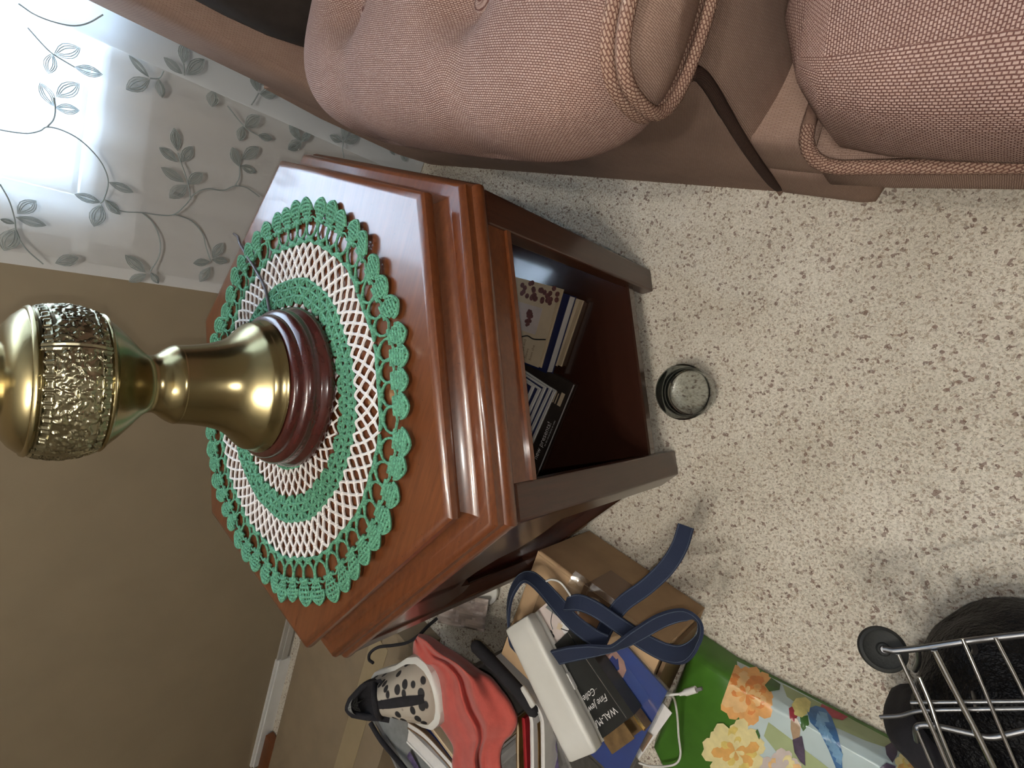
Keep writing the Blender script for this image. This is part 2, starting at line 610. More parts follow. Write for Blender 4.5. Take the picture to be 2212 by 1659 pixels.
# ================================================================== THE ROOM
WY = 0.585            # wall behind the table
XL, XR, YF, ZC = -2.3, 1.9, -2.6, 2.4
WX0, WX1, WZ0, WZ1 = 0.135, 1.42, 0.655, 1.95   # window opening
structure('floor', MB().box(XL, XR, YF, WY + 0.12, -0.06, 0.0), M_CARPET)
m = MB()
m.box(XL, WX0, WY, WY + 0.12, 0, ZC).box(WX1, XR, WY, WY + 0.12, 0, ZC)
m.box(WX0, WX1, WY, WY + 0.12, 0, WZ0).box(WX0, WX1, WY, WY + 0.12, WZ1, ZC)
structure('wall_back', m, M_WALL)
structure('wall_left', MB().box(XL - 0.1, XL, YF, WY + 0.12, 0, ZC), M_WALLB)
structure('wall_right', MB().box(XR, XR + 0.1, YF, WY + 0.12, 0, ZC), M_WALLB)
structure('wall_front', MB().box(XL, XR, YF - 0.1, YF, 0, ZC), M_WALLB)
structure('ceiling', MB().box(XL, XR, YF, WY + 0.12, ZC, ZC + 0.06), M_CEIL)
# baseboard: a white length, then a narrow one coloured grey for its shadow, towards the table
m = MB().box(-1.62, -1.17, WY - 0.016, WY, 0, 0.038).box(-1.62, -1.17, WY - 0.010, WY, 0.038, 0.045)
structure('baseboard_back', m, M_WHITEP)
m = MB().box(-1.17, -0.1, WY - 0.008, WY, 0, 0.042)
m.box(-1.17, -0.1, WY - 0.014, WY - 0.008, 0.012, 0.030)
structure('baseboard_back.001', m, M_TRIMSHADE)
# window
wn = bpy.data.objects.new('window_1', None)
col.objects.link(wn)
wn['kind'] = 'structure'
fr = MB()
cw = 0.075
fr.box(WX0 - cw, WX0, WY - 0.018, WY, WZ0 - 0.02, WZ1 + cw)
fr.box(WX1, WX1 + cw, WY - 0.018, WY, WZ0 - 0.02, WZ1 + cw)
fr.box(WX0, WX1, WY - 0.018, WY, WZ1, WZ1 + cw)
fr.build('casing', M_WHITEP, wn)
MB().box(WX0 - cw, WX1 + cw, WY - 0.015, WY, WZ0 - 0.085, WZ0 - 0.02).build('apron_board', M_WHITEP, wn)
MB().box(WX0 - cw - 0.02, WX1 + cw + 0.02, WY - 0.022, WY + 0.05, WZ0 - 0.02, WZ0).build('sill', M_WHITEP, wn)
m = MB()
m.box(WX0, WX0 + 0.04, WY + 0.05, WY + 0.09, WZ0, WZ1).box(WX1 - 0.04, WX1, WY + 0.05, WY + 0.09, WZ0, WZ1)
m.box(WX0 + 0.04, WX1 - 0.04, WY + 0.05, WY + 0.09, WZ0, WZ0 + 0.04).box(WX0 + 0.04, WX1 - 0.04, WY + 0.05, WY + 0.09, WZ1 - 0.04, WZ1)
m.box(0.76, 0.80, WY + 0.05, WY + 0.09, WZ0 + 0.04, WZ1 - 0.04)
m.build('sash', M_WHITEP, wn)
MB().box(WX0 + 0.04, 0.76, WY + 0.068, WY + 0.072, WZ0 + 0.04, WZ1 - 0.04).build('pane', M_PANE, wn)
MB().box(0.80, WX1 - 0.04, WY + 0.068, WY + 0.072, WZ0 + 0.04, WZ1 - 0.04).build('pane', M_PANE, wn)

# carpet pile over the part of the floor in view
def pile():
    sp = 0.0043
    xs = np.arange(-0.62, 0.72, sp)
    ys = np.arange(-0.86, 0.50, sp)
    X, Y = np.meshgrid(xs, ys)
    X = X.ravel() + nrg.uniform(-1, 1, X.size) * sp * 0.5
    Y = Y.ravel() + nrg.uniform(-1, 1, Y.size) * sp * 0.5
    n = X.size
    a0 = nrg.uniform(0, 2 * PI, n)
    rr = nrg.uniform(0.0014, 0.0026, n)
    hh = nrg.uniform(0.0025, 0.0062, n)
    lx, ly = nrg.normal(0, 0.0014, n), nrg.normal(0, 0.0014, n)
    V = np.zeros((n, 4, 3), dtype=np.float32)
    for k in range(3):
        V[:, k, 0] = X + rr * np.cos(a0 + k * 2.0944)
        V[:, k, 1] = Y + rr * np.sin(a0 + k * 2.0944)
    V[:, 3, 0] = X + lx
    V[:, 3, 1] = Y + ly
    V[:, 3, 2] = hh
    b = (np.arange(n) * 4)[:, None]
    F = np.concatenate([b + np.array([[0, 1, 3]]), b + np.array([[1, 2, 3]]), b + np.array([[2, 0, 3]])], 1).reshape(-1, 3)
    me = bpy.data.meshes.new('carpet_pile')
    me.vertices.add(n * 4)
    me.vertices.foreach_set('co', V.ravel())
    me.loops.add(F.size)
    me.loops.foreach_set('vertex_index', F.ravel().astype(np.int32))
    me.polygons.add(len(F))
    me.polygons.foreach_set('loop_start', np.arange(0, F.size, 3, dtype=np.int32))
    me.update(calc_edges=True)
    me.materials.append(M_CARPET)
    o = bpy.data.objects.new('carpet_pile', me)
    col.objects.link(o)
    tag(o, 'short beige carpet pile flecked with brown covering the floor', 'carpet', kind='stuff')


pile()

# ================================================================== END TABLE
HEX = [math.radians(a) for a in (-30, -90, -150, 150, 90, 30)]   # A B C D E F


def hexpt(r, a):
    return Vector((r * math.cos(a), r * math.sin(a), 0))


tb = thing('end_table', 'hexagonal cherry wood end table with open shelf, standing between sofa and wall', 'table')
m = MB()
m.lathe([(0.0, 0.512), (0.3205, 0.512), (0.322, 0.512), (0.3275, 0.511), (0.3315, 0.508), (0.333, 0.503), (0.332, 0.498), (0.328, 0.494), (0.322, 0.492), (0.0, 0.490)][::-1], seg=6, ang0=-PI / 6)
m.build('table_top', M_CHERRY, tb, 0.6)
m = MB()
m.lathe([(0.25, 0.440), (0.3585, 0.440), (0.3625, 0.443), (0.365, 0.448), (0.365, 0.453), (0.362, 0.458), (0.3585, 0.460), (0.3575, 0.463), (0.358, 0.469),
         (0.355, 0.4735), (0.351, 0.4755), (0.350, 0.4757), (0.340, 0.4770), (0.3385, 0.4775), (0.331, 0.482), (0.326, 0.487), (0.323, 0.4905), (0.25, 0.4905)], seg=6, ang0=-PI / 6)
m.build('moulding', M_CHERRY, tb, 0.55)
RB = 0.3625
AP0 = 0.405
pw, pt = 0.040, 0.022


def face_frame(i):
    a, b = hexpt(RB, HEX[i]), hexpt(RB, HEX[(i + 1) % 6])
    ex = (b - a).normalized()
    nin = -((a + b) / 2).normalized()
    return a, b, ex, nin


for i in range(6):       # posts at the six corners: two boards mitred at the corner
    c0 = hexpt(RB, HEX[i])
    a, b, e1, n1 = face_frame(i)
    a2, b2, e2, n2 = face_frame((i - 1) % 6)
    e2 = -e2
    ci = hexpt(RB - pt / math.cos(PI / 6), HEX[i])
    poly = [c0 - e1 * 0, c0 + e1 * pw, c0 + e1 * (pw + 0.0) + n1 * pt, ci, c0 + e2 * pw + n2 * pt, c0 + e2 * pw]
    bmp = MB().prism([(p.x, p.y) for p in poly][::-1], 0.0, 0.441)
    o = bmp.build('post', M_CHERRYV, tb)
    bv = o.modifiers.new('bevel', 'BEVEL')
    bv.width = 0.0025
    bv.segments = 2
    bv.limit_method = 'ANGLE'
    bv.angle_limit = 0.5
for i in range(6):       # rails under the top on every side
    a, b, ex, nin = face_frame(i)
    L = (b - a).length
    p0, p1 = a + ex * pw, b - ex * pw
    sh = i == 1          # the side over the cardboard box has a shaped lower edge
    mb = MB()
    if not sh:
        q = [p0 + nin * 0.002, p1 + nin * 0.002, p1 + nin * 0.02, p0 + nin * 0.02]
        mb.prism([(p.x, p.y) for p in q], AP0, 0.441)
        q = [p0 - nin * 0.002, p1 - nin * 0.002, p1 + nin * 0.006, p0 + nin * 0.006]
        mb.prism([(p.x, p.y) for p in q], AP0 + 0.001, AP0 + 0.008)
    else:
        prof = [(0.0, 0.30), (0.05, 0.30), (0.085, 0.315), (0.10, 0.345), (0.13, 0.36), (0.18, 0.365), (L - 2 * pw - 0.13, 0.36), (L - 2 * pw - 0.10, 0.345), (L - 2 * pw - 0.085, 0.315), (L - 2 * pw - 0.05, 0.30), (L - 2 * pw, 0.30)]
        n = len(prof)
        v = []
        for off in (0.003, 0.020):
            v += [tuple(p0 + ex * s + nin * off + Vector((0, 0, z))) for s, z in prof]
            v += [tuple(p0 + ex * s + nin * off + Vector((0, 0, 0.441))) for s, z in prof]
        f = []
        for k in range(n - 1):
            f += [(k, k + 1, n + k + 1, n + k), (2 * n + k, 3 * n + k, 3 * n + k + 1, 2 * n + k + 1), (k, 2 * n + k, 2 * n + k + 1, k + 1)]
        mb.add(v, f)
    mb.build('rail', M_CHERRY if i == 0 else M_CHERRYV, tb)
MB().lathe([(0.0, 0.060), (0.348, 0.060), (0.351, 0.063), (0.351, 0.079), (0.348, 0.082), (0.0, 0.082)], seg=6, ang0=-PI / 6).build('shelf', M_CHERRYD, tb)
for i in (1, 2):         # solid panels on the two left sides
    a, b, ex, nin = face_frame(i)
    q = [a + ex * pw + nin * 0.026, b - ex * pw + nin * 0.026, b - ex * pw + nin * 0.034, a + ex * pw + nin * 0.034]
    MB().prism([(p.x, p.y) for p in q], 0.082, 0.441).build('side_panel', M_MAHOG, tb)

# ================================================================== DOILY
DC = Vector((-0.014, 0.001))
DZ = 0.5135
doily = thing('crochet_doily', 'round green and white crocheted doily under the brass lamp', 'doily', (0, 0, 0))


def dp(r, a, dz=0.0):
    # slightly uneven, hand-worked ring
    rr = r * (1 + 0.010 * math.sin(3 * a + 1.0) + 0.008 * math.sin(5 * a + 2.2)) + (r / 0.26) * 0.0022 * math.sin(13 * a)
    aa = a + 0.012 * math.sin(7 * a + r * 40) * (r / 0.26)
    z = DZ + 0.0012 + dz + max(0, r - 0.2) * 0.03 * (1 + math.sin(9 * a))
    return Vector((DC.x + rr * math.cos(aa), DC.y + rr * math.sin(aa), z))


def net(mb, radii, N, th, off=0.0):
    """diamond netting between rings"""
    for k in range(len(radii) - 1):
        for j in range(N):
            a0 = 2 * PI * (j + 0.5 * ((k) % 2) + off) / N
            for s in (-0.5, 0.5):
                a1 = a0 + 2 * PI * s / N
                p, q = dp(radii[k], a0), dp(radii[k + 1], a1)
                jx = rnd.uniform(-0.0006, 0.0006)
                mid = (p + q) / 2 + Vector((jx, -jx, 0.0007))
                mb.tube([p, mid, q], [th * 1.25, th, th * 1.25], 5, cap=False)


def knots(mb, r, N, size, off=0.0):
    for j in range(N):
        a = 2 * PI * (j + off) / N
        p = dp(r, a, 0.0003)
        t_ = Vector((-math.sin(a), math.cos(a), 0))
        mb.tube([p - t_ * size, p - t_ * size * 0.5, p + t_ * size * 0.5, p + t_ * size], [size * 0.35, size * 0.8, size * 0.8, size * 0.35], 6)


def dense(mb, radii, N, th):
    """close crochet clusters that leave small holes"""
    for k in range(len(radii) - 1):
        for j in range(N):
            a0 = 2 * PI * (j + 0.5 * (k % 2)) / N
            for s in (-0.42, 0.0, 0.42):
                p = dp(radii[k], a0 + 2 * PI * s * 0.35 / N)
                q = dp(radii[k + 1], a0 + 2 * PI * s * 1.1 / N)
                mb.tube([p, (p + q) / 2 + Vector((0, 0, 0.0008)), q], [th, th * 1.2, th], 5, cap=False)
            p, q = dp(radii[k + 1], a0 - PI * 1.0 / N), dp(radii[k + 1], a0 + PI * 1.0 / N)
            mb.tube([p, (p + q) / 2 + Vector((0, 0, 0.0005)), q], th * 1.05, 5, cap=False)


mb = MB()
dense(mb, [0.03, 0.05, 0.07, 0.092], 36, 0.0018)
tag(mb.build('green_centre', M_GREENY, doily, 1.2), 'green crochet centre')
mb = MB()
net(mb, [0.092, 0.104, 0.116, 0.128], 44, 0.0014)
knots(mb, 0.104, 44, 0.0026, 0.5)
knots(mb, 0.116, 44, 0.0026)
tag(mb.build('white_inner_net', M_WHITEY, doily, 1.2), 'narrow white net ring')
mb = MB()
dense(mb, [0.128, 0.139, 0.150, 0.161], 36, 0.0022)
knots(mb, 0.139, 36, 0.0042, 0.5)
knots(mb, 0.1505, 36, 0.0042)
knots(mb, 0.160, 36, 0.0036, 0.5)
tag(mb.build('green_inner_ring', M_GREENY, doily, 1.2), 'green inner ring')
mb = MB()
net(mb, [0.161, 0.1725, 0.184, 0.1955, 0.2065], 66, 0.0017)
for q_, o_ in ((0.1725, 0.5), (0.184, 0.0), (0.1955, 0.5)):
    knots(mb, q_, 66, 0.0032, o_)
tag(mb.build('white_outer_net', M_WHITEY, doily, 1.2), 'wide white net ring')
mb = MB()
NS = 54
for j in range(NS):      # border: clusters, long oval loops, second clusters, chunky scallops
    a = 2 * PI * j / NS + rnd.uniform(-0.012, 0.012)
    h = PI / NS
    b = a + h
    mb.tube([dp(0.2065, a - h), dp(0.2100, a - h * 0.35), dp(0.2100, a + h * 0.35), dp(0.2065, a + h)], [0.0019, 0.0034, 0.0034, 0.0019], 6)
    knots(mb, 0.2125, 1, 0.0036, a / (2 * PI))
    for s in (-1, 1):
        mb.tube([dp(0.2125, a + s * h * 0.25), dp(0.219, a + s * h * 0.80), dp(0.226, a + s * h * 0.98), dp(0.2335, a + s * h * 0.95)], [0.0024, 0.0016, 0.0015, 0.0022], 6, cap=False)
    mb.tube([dp(0.2335, b - h * 0.7), dp(0.2365, b, 0.0006), dp(0.2335, b + h * 0.7)], [0.0020, 0.0034, 0.0020], 6)
    mb.tube([dp(0.2350, a - h * 0.8), dp(0.2385, a), dp(0.2350, a + h * 0.8)], 0.0016, 5)
    # scallop: a squarish pad of stitches with small holes, each curled a little differently
    rs = rnd.uniform(-0.0025, 0.0025)
    lift = rnd.uniform(0.0, 0.0035)
    sk = rnd.uniform(-0.18, 0.18) * h
    pr_ = [(0.238, 0.45), (0.2425, 0.74), (0.2475, 0.88), (0.2525, 0.84), (0.2570, 0.62)]
    for k, (u, wd_) in enumerate(pr_):
        uu = u + rs * (k / 4)
        sh_ = sk * k / 4
        mb.tube([dp(uu, b - wd_ * h + sh_, lift * k / 4), dp(uu + 0.0006, b - wd_ * h * 0.35 + sh_, 0.0012 + lift * k / 4), dp(uu + 0.0006, b + wd_ * h * 0.35 + sh_, 0.0012 + lift * k / 4), dp(uu, b + wd_ * h + sh_, lift * k / 4)],
                [0.0014, 0.0018, 0.0018, 0.0014], 6)
    for s in (-0.72, -0.26, 0.26, 0.72):
        top = 0.262 - 0.006 * abs(s) + rs
        mb.tube([dp(0.2375, b + s * h * 0.55, 0.0004), dp(0.2475, b + s * h * 0.95 + sk * 0.5, 0.0010 + lift * 0.5), dp(top, b + s * h * 0.55 + sk, lift)], [0.0012, 0.0014, 0.0013], 5)
    mb.tube(spline([dp(0.2475 + rs, b - h * 0.90 + sk * 0.5, lift * 0.5), dp(0.2560 + rs, b - h * 0.72 + sk, lift), dp(0.2630 + rs, b + sk, lift), dp(0.2560 + rs, b + h * 0.72 + sk, lift), dp(0.2475 + rs, b + h * 0.90 + sk * 0.5, lift * 0.5)], 3), 0.0019, 5)
tag(mb.build('green_scalloped_border', M_GREENY, doily, 1.2), 'green border of oval loops and chunky scallops')

# ================================================================== LAMP
LC = (0.010, -0.012)
lamp = thing('table_lamp', 'brass table lamp with embossed bowl on a round dark red wooden foot', 'lamp', (0, 0, 0))
m = MB()
m.lathe([(0.0, 0.5165), (0.100, 0.5165), (0.1035, 0.5185), (0.1045, 0.523), (0.103, 0.529), (0.099, 0.532), (0.0975, 0.535), (0.0985, 0.540), (0.098, 0.546), (0.0945, 0.550),
         (0.0905, 0.5515), (0.090, 0.554), (0.0895, 0.558), (0.0865, 0.561), (0.080, 0.562), (0.0, 0.562)], LC, 96)
m.build('wooden_foot', M_MAHOG, lamp, 0.9)
m = MB()
m.lathe([(0.0, 0.562), (0.0815, 0.562), (0.0825, 0.5635), (0.0815, 0.566), (0.0800, 0.5675), (0.0790, 0.572), (0.0775, 0.577), (0.0765, 0.5785), (0.0745, 0.5805),
         (0.0700, 0.5850), (0.0640, 0.5905), (0.0580, 0.5975), (0.0530, 0.6065), (0.0490, 0.6180), (0.0465, 0.6300), (0.0448, 0.6400), (0.0440, 0.6480), (0.0436, 0.6515)], LC, 96)
m.build('bell_base', M_BRASS, lamp, 0.7)
m = MB()
m.lathe([(0.040, 0.6505), (0.0438, 0.6515), (0.0440, 0.6535), (0.0428, 0.6560), (0.0405, 0.6600), (0.0370, 0.6645), (0.0330, 0.6690), (0.0308, 0.6735), (0.0312, 0.6790),
         (0.0345, 0.6840), (0.0400, 0.6895), (0.0480, 0.6965), (0.0570, 0.7055), (0.0640, 0.7135), (0.0672, 0.7175)], LC, 96)
m.build('neck', M_BRASS, lamp, 0.7)
m = MB()
m.lathe([(0.066, 0.716), (0.0682, 0.717), (0.0695, 0.7185), (0.0690, 0.7205), (0.0675, 0.7215)], LC, 96)
m.lathe([(0.0665, 0.7700), (0.0690, 0.7705), (0.0702, 0.7725), (0.0690, 0.7748), (0.0668, 0.7755)], LC, 96)
m.build('rim_bead', M_BRASS, lamp, 0.9)


def relief(nu=420, nv=64):
    """embossed band: key-pattern borders and a crowded figure frieze between them"""
    A = np.linspace(0, 2 * PI, nu, endpoint=False)
    Tz = np.linspace(0, 1, nv)
    AA, TT = np.meshgrid(A, Tz, indexing='ij')
    H = np.zeros_like(AA)
    g = np.random.default_rng(3)
    arc, hgt = 2 * PI * 0.073, 0.050
    U, V = AA / (2 * PI) * arc, TT * hgt
    for _ in range(1000):
        cu, cv = g.uniform(0, arc), g.uniform(0.010, 0.040)
        du = (U - cu + arc / 2) % arc - arc / 2
        dv = V - cv
        th = g.uniform(0, PI)
        a = du * np.cos(th) + dv * np.sin(th)
        b = -du * np.sin(th) + dv * np.cos(th)
        la, lb = g.uniform(0.0014, 0.0050), g.uniform(0.0008, 0.0018)
        d = (a / la) ** 2 + (b / lb) ** 2
        k = g.random()
        if k < 0.6:
            H = np.maximum(H, g.uniform(0.5, 1.0) * np.clip(1.4 - d, 0, 1))
        elif k < 0.8:
            H = np.maximum(H, g.uniform(0.5, 1.0) * np.exp(-((np.sqrt(d) - 1.0) / 0.28) ** 2))
        else:
            H = H - 0.5 * np.clip(1 - d, 0, 1) * (H > 0.2)
    # carriage wheel with spokes
    cu, cv = arc * 0.70, 0.020
    for cu in (arc * 0.700, arc * 0.20):
        du = (U - cu + arc / 2) % arc - arc / 2
        dv = V - cv
        rr = np.hypot(du, dv)
        ang = np.arctan2(dv, du)
        wmask = rr < 0.0075
        wh = np.where((rr > 0.0058) | (rr < 0.0013), 1.0, 0.25 + 0.6 * (np.cos(ang * 8) > 0.45))
        H = np.where(wmask, wh, H)
    # key borders and vertical panel lines
    for v0, v1 in ((0.0010, 0.0085), (0.0415, 0.0490)):
        band = (V > v0) & (V < v1)
        per = 0.0125
        uu = (U % per) / per
        vv = (V - v0) / (v1 - v0)
        key = ((uu < 0.16) | (vv < 0.18) & (uu < 0.8) | (uu > 0.64) & (uu < 0.8) & (vv < 0.8) | (vv > 0.62) & (vv < 0.8) & (uu > 0.32) & (uu < 0.8) | (vv > 0.85))
        H = np.where(band, np.where(key, 0.9, 0.15), H)
    for k in range(4):
        du = (U - arc * (0.13 + k * 0.25) + arc / 2) % arc - arc / 2
        H = np.where(np.abs(du) < 0.0008, 0.0, np.where(np.abs(du) < 0.0032, 0.8, H))
    prof_t = [0, 0.12, 0.3, 0.5, 0.7, 0.85, 1.0]
    prof_r = [0.0686, 0.0712, 0.0738, 0.0746, 0.0736, 0.0718, 0.0690]
    Rr = np.interp(TT, prof_t, prof_r) + (H - 0.4) * 0.0021
    Zz = 0.7210 + TT * 0.0495
    X = LC[0] + Rr * np.cos(AA)
    Y = LC[1] + Rr * np.sin(AA)
    m = MB()
    v = np.stack([X, Y, Zz], -1).reshape(-1, 3)
    f = []
    for i in range(nu):
        i2 = (i + 1) % nu
        for j in range(nv - 1):
            f.append((i * nv + j, i2 * nv + j, i2 * nv + j + 1, i * nv + j + 1))
    m.add(v.tolist(), f)
    o = m.build('embossed_band', M_BRASSR, lamp, 1.5)
    tag(o, 'embossed brass band with figures, wheel and key-pattern borders')


relief()
m = MB()
m.lathe([(0.0668, 0.7752), (0.0655, 0.7775), (0.0600, 0.7830), (0.0520, 0.7880), (0.0430, 0.7910), (0.0375, 0.7920), (0.0365, 0.7935), (0.0368, 0.7985), (0.0345, 0.8030),
         (0.0250, 0.8080), (0.0180, 0.8160), (0.0160, 0.8350), (0.0165, 0.8600), (0.0200, 0.8650), (0.0200, 0.9050), (0.0, 0.9060)], LC, 96)
m.build('shoulder_and_socket', M_BRASS, lamp, 0.7)
cp = [Vector((0.055, 0.185, 0.03)), Vector((0.055, 0.36, 0.2))]
pts = [at(505, 505, 0.44), at(514, 512, 0.506), at(519, 528, 0.5165), at(535, 555, 0.519), at(556, 590, 0.5195), at(572, 622, 0.5195), at(578, 648, 0.5195), at(586, 690, 0.520)]
o = MB().tube(spline(pts, 6), 0.0022, 8).build('power_cord', M_CORDG, lamp, 1.2)
tag(o, 'thin grey power cord running over the doily')

# ================================================================== CURTAIN
CYP = 0.548
CZT = 2.12


def curt_y(x, z):
    return CYP + 0.0035 * math.sin(x * 38 + 0.6) * (0.5 + 0.5 * z) + 0.002 * math.sin(x * 90)


cur = thing('sheer_curtain', 'sheer white voile curtain embroidered with leafy vines beside the lamp', 'curtain', (0, 0, 0))
m = MB()
m.grid(lambda u, v: ((0.002 + u * 0.392 + 0.004 * math.sin(v * 9), curt_y(u * 0.39, v * CZT), 0.006 + v * (CZT - 0.006)), (u * 0.39, v * CZT)), 60, 40)
m.build('voile', M_SHEER, cur, 3.0)
m = MB()      # turned hem at the left edge
m.grid(lambda u, v: ((0.003 + u * 0.020 + 0.004 * math.sin(v * 9), curt_y(u * 0.02, v * CZT) - 0.0015, 0.006 + v * (CZT - 0.006)), (u * 0.02, v * CZT)), 3, 40)
m.build('side_hem', M_SHEER, cur, 3.0)
cur2 = thing('sheer_curtain.001', 'doubled sheer curtain panel hanging between the sofa back and the window', 'curtain', (0, 0, 0))
for k, off in enumerate((0.0, -0.006, -0.011)):
    m = MB()
    m.grid(lambda u, v: ((0.384 + u * 1.05, CYP - 0.008 + off + 0.004 * math.sin(u * 40 + k), 0.004 + v * CZT), (u, v * CZT)), 80, 30)
    m.build('voile_layer', M_SHEER2, cur2, 3.0)
MB().tube([(-0.1, CYP, CZT + 0.01), (1.6, CYP, CZT + 0.01)], 0.010, 12).build('curtain_rod', M_WHITEP, cur2, 1.0)

Z1 = 2.5143
Z2 = 2.6976
c1 = lambda a, b: (a / Z1, b / Z1)
c2 = lambda a, b: (600 + a / Z2, b / Z2)
LEAVES = [[c1, l] for l in [
    (285, 290, 262, 400, .5), (295, 295, 435, 262, .55), (405, 365, 556, 405, .45), (297, 580, 217, 450, .5), (305, 525, 430, 455, .5), (300, 585, 430, 600, .5),
    (590, 990, 725, 1045, .38), (548, 1100, 405, 1055, .4), (550, 1110, 510, 1230, .55), (570, 1085, 650, 1165, .5),
    (1300, 905, 1262, 800, .55), (1315, 865, 1405, 800, .5), (1305, 900, 1390, 935, .5), (790, 1480, 680, 1385, .45), (795, 1490, 700, 1530, .5), (820, 1480, 860, 1540, .5),
    (1155, 1400, 1210, 1320, .5), (1150, 1410, 1235, 1420, .5), (1140, 1420, 1050, 1430, .5), (1140, 1450, 1085, 1530, .5),
    (965, 820, 945, 695, .45), (965, 880, 865, 800, .45), (985, 880, 1045, 795, .5), (1000, 990, 875, 910, .42), (1020, 1000, 1100, 940, .55), (1015, 1005, 920, 1075, .55),
    (1330, 690, 1410, 630, .6), (1320, 685, 1300, 765, .6), (1400, 735, 1480, 755, .5), (810, 420, 700, 300, .3), (815, 430, 685, 485, .5), (862, 430, 880, 530, .5),
    (1160, 490, 1150, 580, .75), (1632, 757, 1570, 680, .5), (1640, 765, 1565, 812, .6), (1650, 760, 1690, 710, .4),
    (95, 1160, 195, 1090, .6), (85, 1180, 250, 1225, .4), (80, 1215, 2, 1190, .45), (85, 1240, 20, 1360, .6), (300, 1430, 425, 1400, .6)]]
LEAVES += [[c2, l] for l in [(130, 822, 75, 720, .45), (120, 842, 62, 868, .55), (140, 826, 186, 772, .5)]]
LEAVES2 = [[c1, l] for l in [(995, 345, 1000, 230, .5), (990, 402, 890, 312, .45), (1010, 405, 1110, 322, .45), (1397, 495, 1370, 390, .5), (1415, 458, 1492, 452, .4), (1410, 510, 1503, 510, .55)]]
LEAVES2 += [[c2, l] for l in [(382, 820, 402, 692, .4), (375, 826, 303, 790, .5), (387, 830, 470, 798, .5), (690, 872, 684, 792, .5), (706, 880, 765, 825, .7), (715, 892, 750, 940, .6), (682, 905, 650, 850, .5)]]
STEMS = [[c1, l] for l in [
    [(0, 705), (60, 716), (150, 725), (220, 710), (255, 690), (330, 705), (420, 750), (500, 820), (560, 900), (588, 990), (565, 1080), (545, 1105)],
    [(255, 690), (292, 645), (300, 580), (292, 530)], [(150, 150), (230, 240), (290, 295), (405, 365)],
    [(570, 1085), (650, 1145), (770, 1155), (860, 1168), (945, 1165), (1010, 1110), (1060, 1050), (1130, 1025), (1210, 1035), (1275, 1010), (1340, 1020), (1410, 1070)],
    [(1275, 1010), (1300, 960), (1302, 895)], [(770, 1155), (830, 1210), (867, 1300), (865, 1390), (815, 1475)], [(945, 1165), (1040, 1200), (1100, 1270), (1120, 1345), (1145, 1420)],
    [(1035, 1085), (1022, 1000), (985, 890), (965, 830)], [(1235, 575), (1330, 690), (1400, 735)], [(890, 385), (865, 425), (815, 425)], [(1692, 715), (1645, 765)],
    [(0, 1000), (50, 1090), (80, 1190), (92, 1270), (145, 1355), (235, 1435)]]]
STEMS2 = [[c1, l] for l in [[(1365, 570), (1385, 540), (1405, 505)], [(998, 345), (1002, 410)], [(100, 20), (190, 80), (300, 122), (400, 140), (480, 125), (560, 80)]]]
STEMS2 += [[c2, l] for l in [[(382, 820), (378, 870), (385, 920)]]]


def embroider(parent, leaves, stems, ypl):
    def P(fn, a, b, e=0.0):
        px, py = fn(a, b)
        return at_y(px, py, ypl - 0.0012 - e)
    for fn, (x0, y0, x1, y1, w) in leaves:
        p, q = P(fn, x0, y0), P(fn, x1, y1)
        d = q - p
        L = d.length
        d.normalize()
        n = Vector((d.z, 0, -d.x))
        mb = MB()
        prof = [(0, 0), (.12, .34), (.3, .78), (.5, 1.0), (.7, .86), (.88, .45), (1, 0)]
        # stitched outlines one inside the other, over a thin fill
        for k, sc_ in enumerate((1.0, 0.68, 0.36)):
            ring = []
            for s, h in prof:
                ring.append((s, h))
            ring = [(0.5 + (s - 0.5) * (sc_ * 0.35 + 0.65 if k else 1), h * sc_) for s, h in prof]
            loop = [p + d * (s * L) + n * (h * w * L * 0.5) for s, h in ring] + [p + d * (s * L) - n * (h * w * L * 0.5) for s, h in ring[-2:0:-1]]
            mb.tube([v - Vector((0, 0.0004 * k, 0)) for v in loop], 0.00055, 4, closed=True)
            if k == 0:
                cpt = p + d * (0.5 * L)
                vv = [cpt + Vector((0, 0.0003, 0))] + [v + Vector((0, 0.0003, 0)) for v in loop]
                mb.add(vv, [(0, i, i % len(loop) + 1) for i in range(1, len(loop) + 1)], None, 1)
        mb.build('leaf', [M_EMBR, M_EMBF], parent)
    for fn, pts in stems:
        pp = spline([P(fn, a, b, 0.0003) for a, b in pts], 5)
        MB().tube(pp, 0.0011, 5).build('vine_stem', M_EMBR, parent, 1.0)


embroider(cur, LEAVES, STEMS, CYP - 0.0055)
embroider(cur2, LEAVES2, STEMS2, CYP - 0.0245)

# ================================================================== SOFA
sofa = thing('recliner_sofa', 'mauve tan woven recliner sofa with a tufted pillow arm and raised footrest', 'sofa', (0, 0, 0))


def panel(pts, name, mat, flip=False):
    """flat quad patch subdivided, UV in metres"""
    a, b, c, d = [Vector(p) for p in pts]
    W, H = (b - a).length, (d - a).length
    m = MB()
    m.grid(lambda u, v: ((a * (1 - u) + b * u) * (1 - v) + (d * (1 - u) + c * u) * v, (u * W, v * H)), 6, 6)
    return m.build(name, mat, sofa, 1.0)


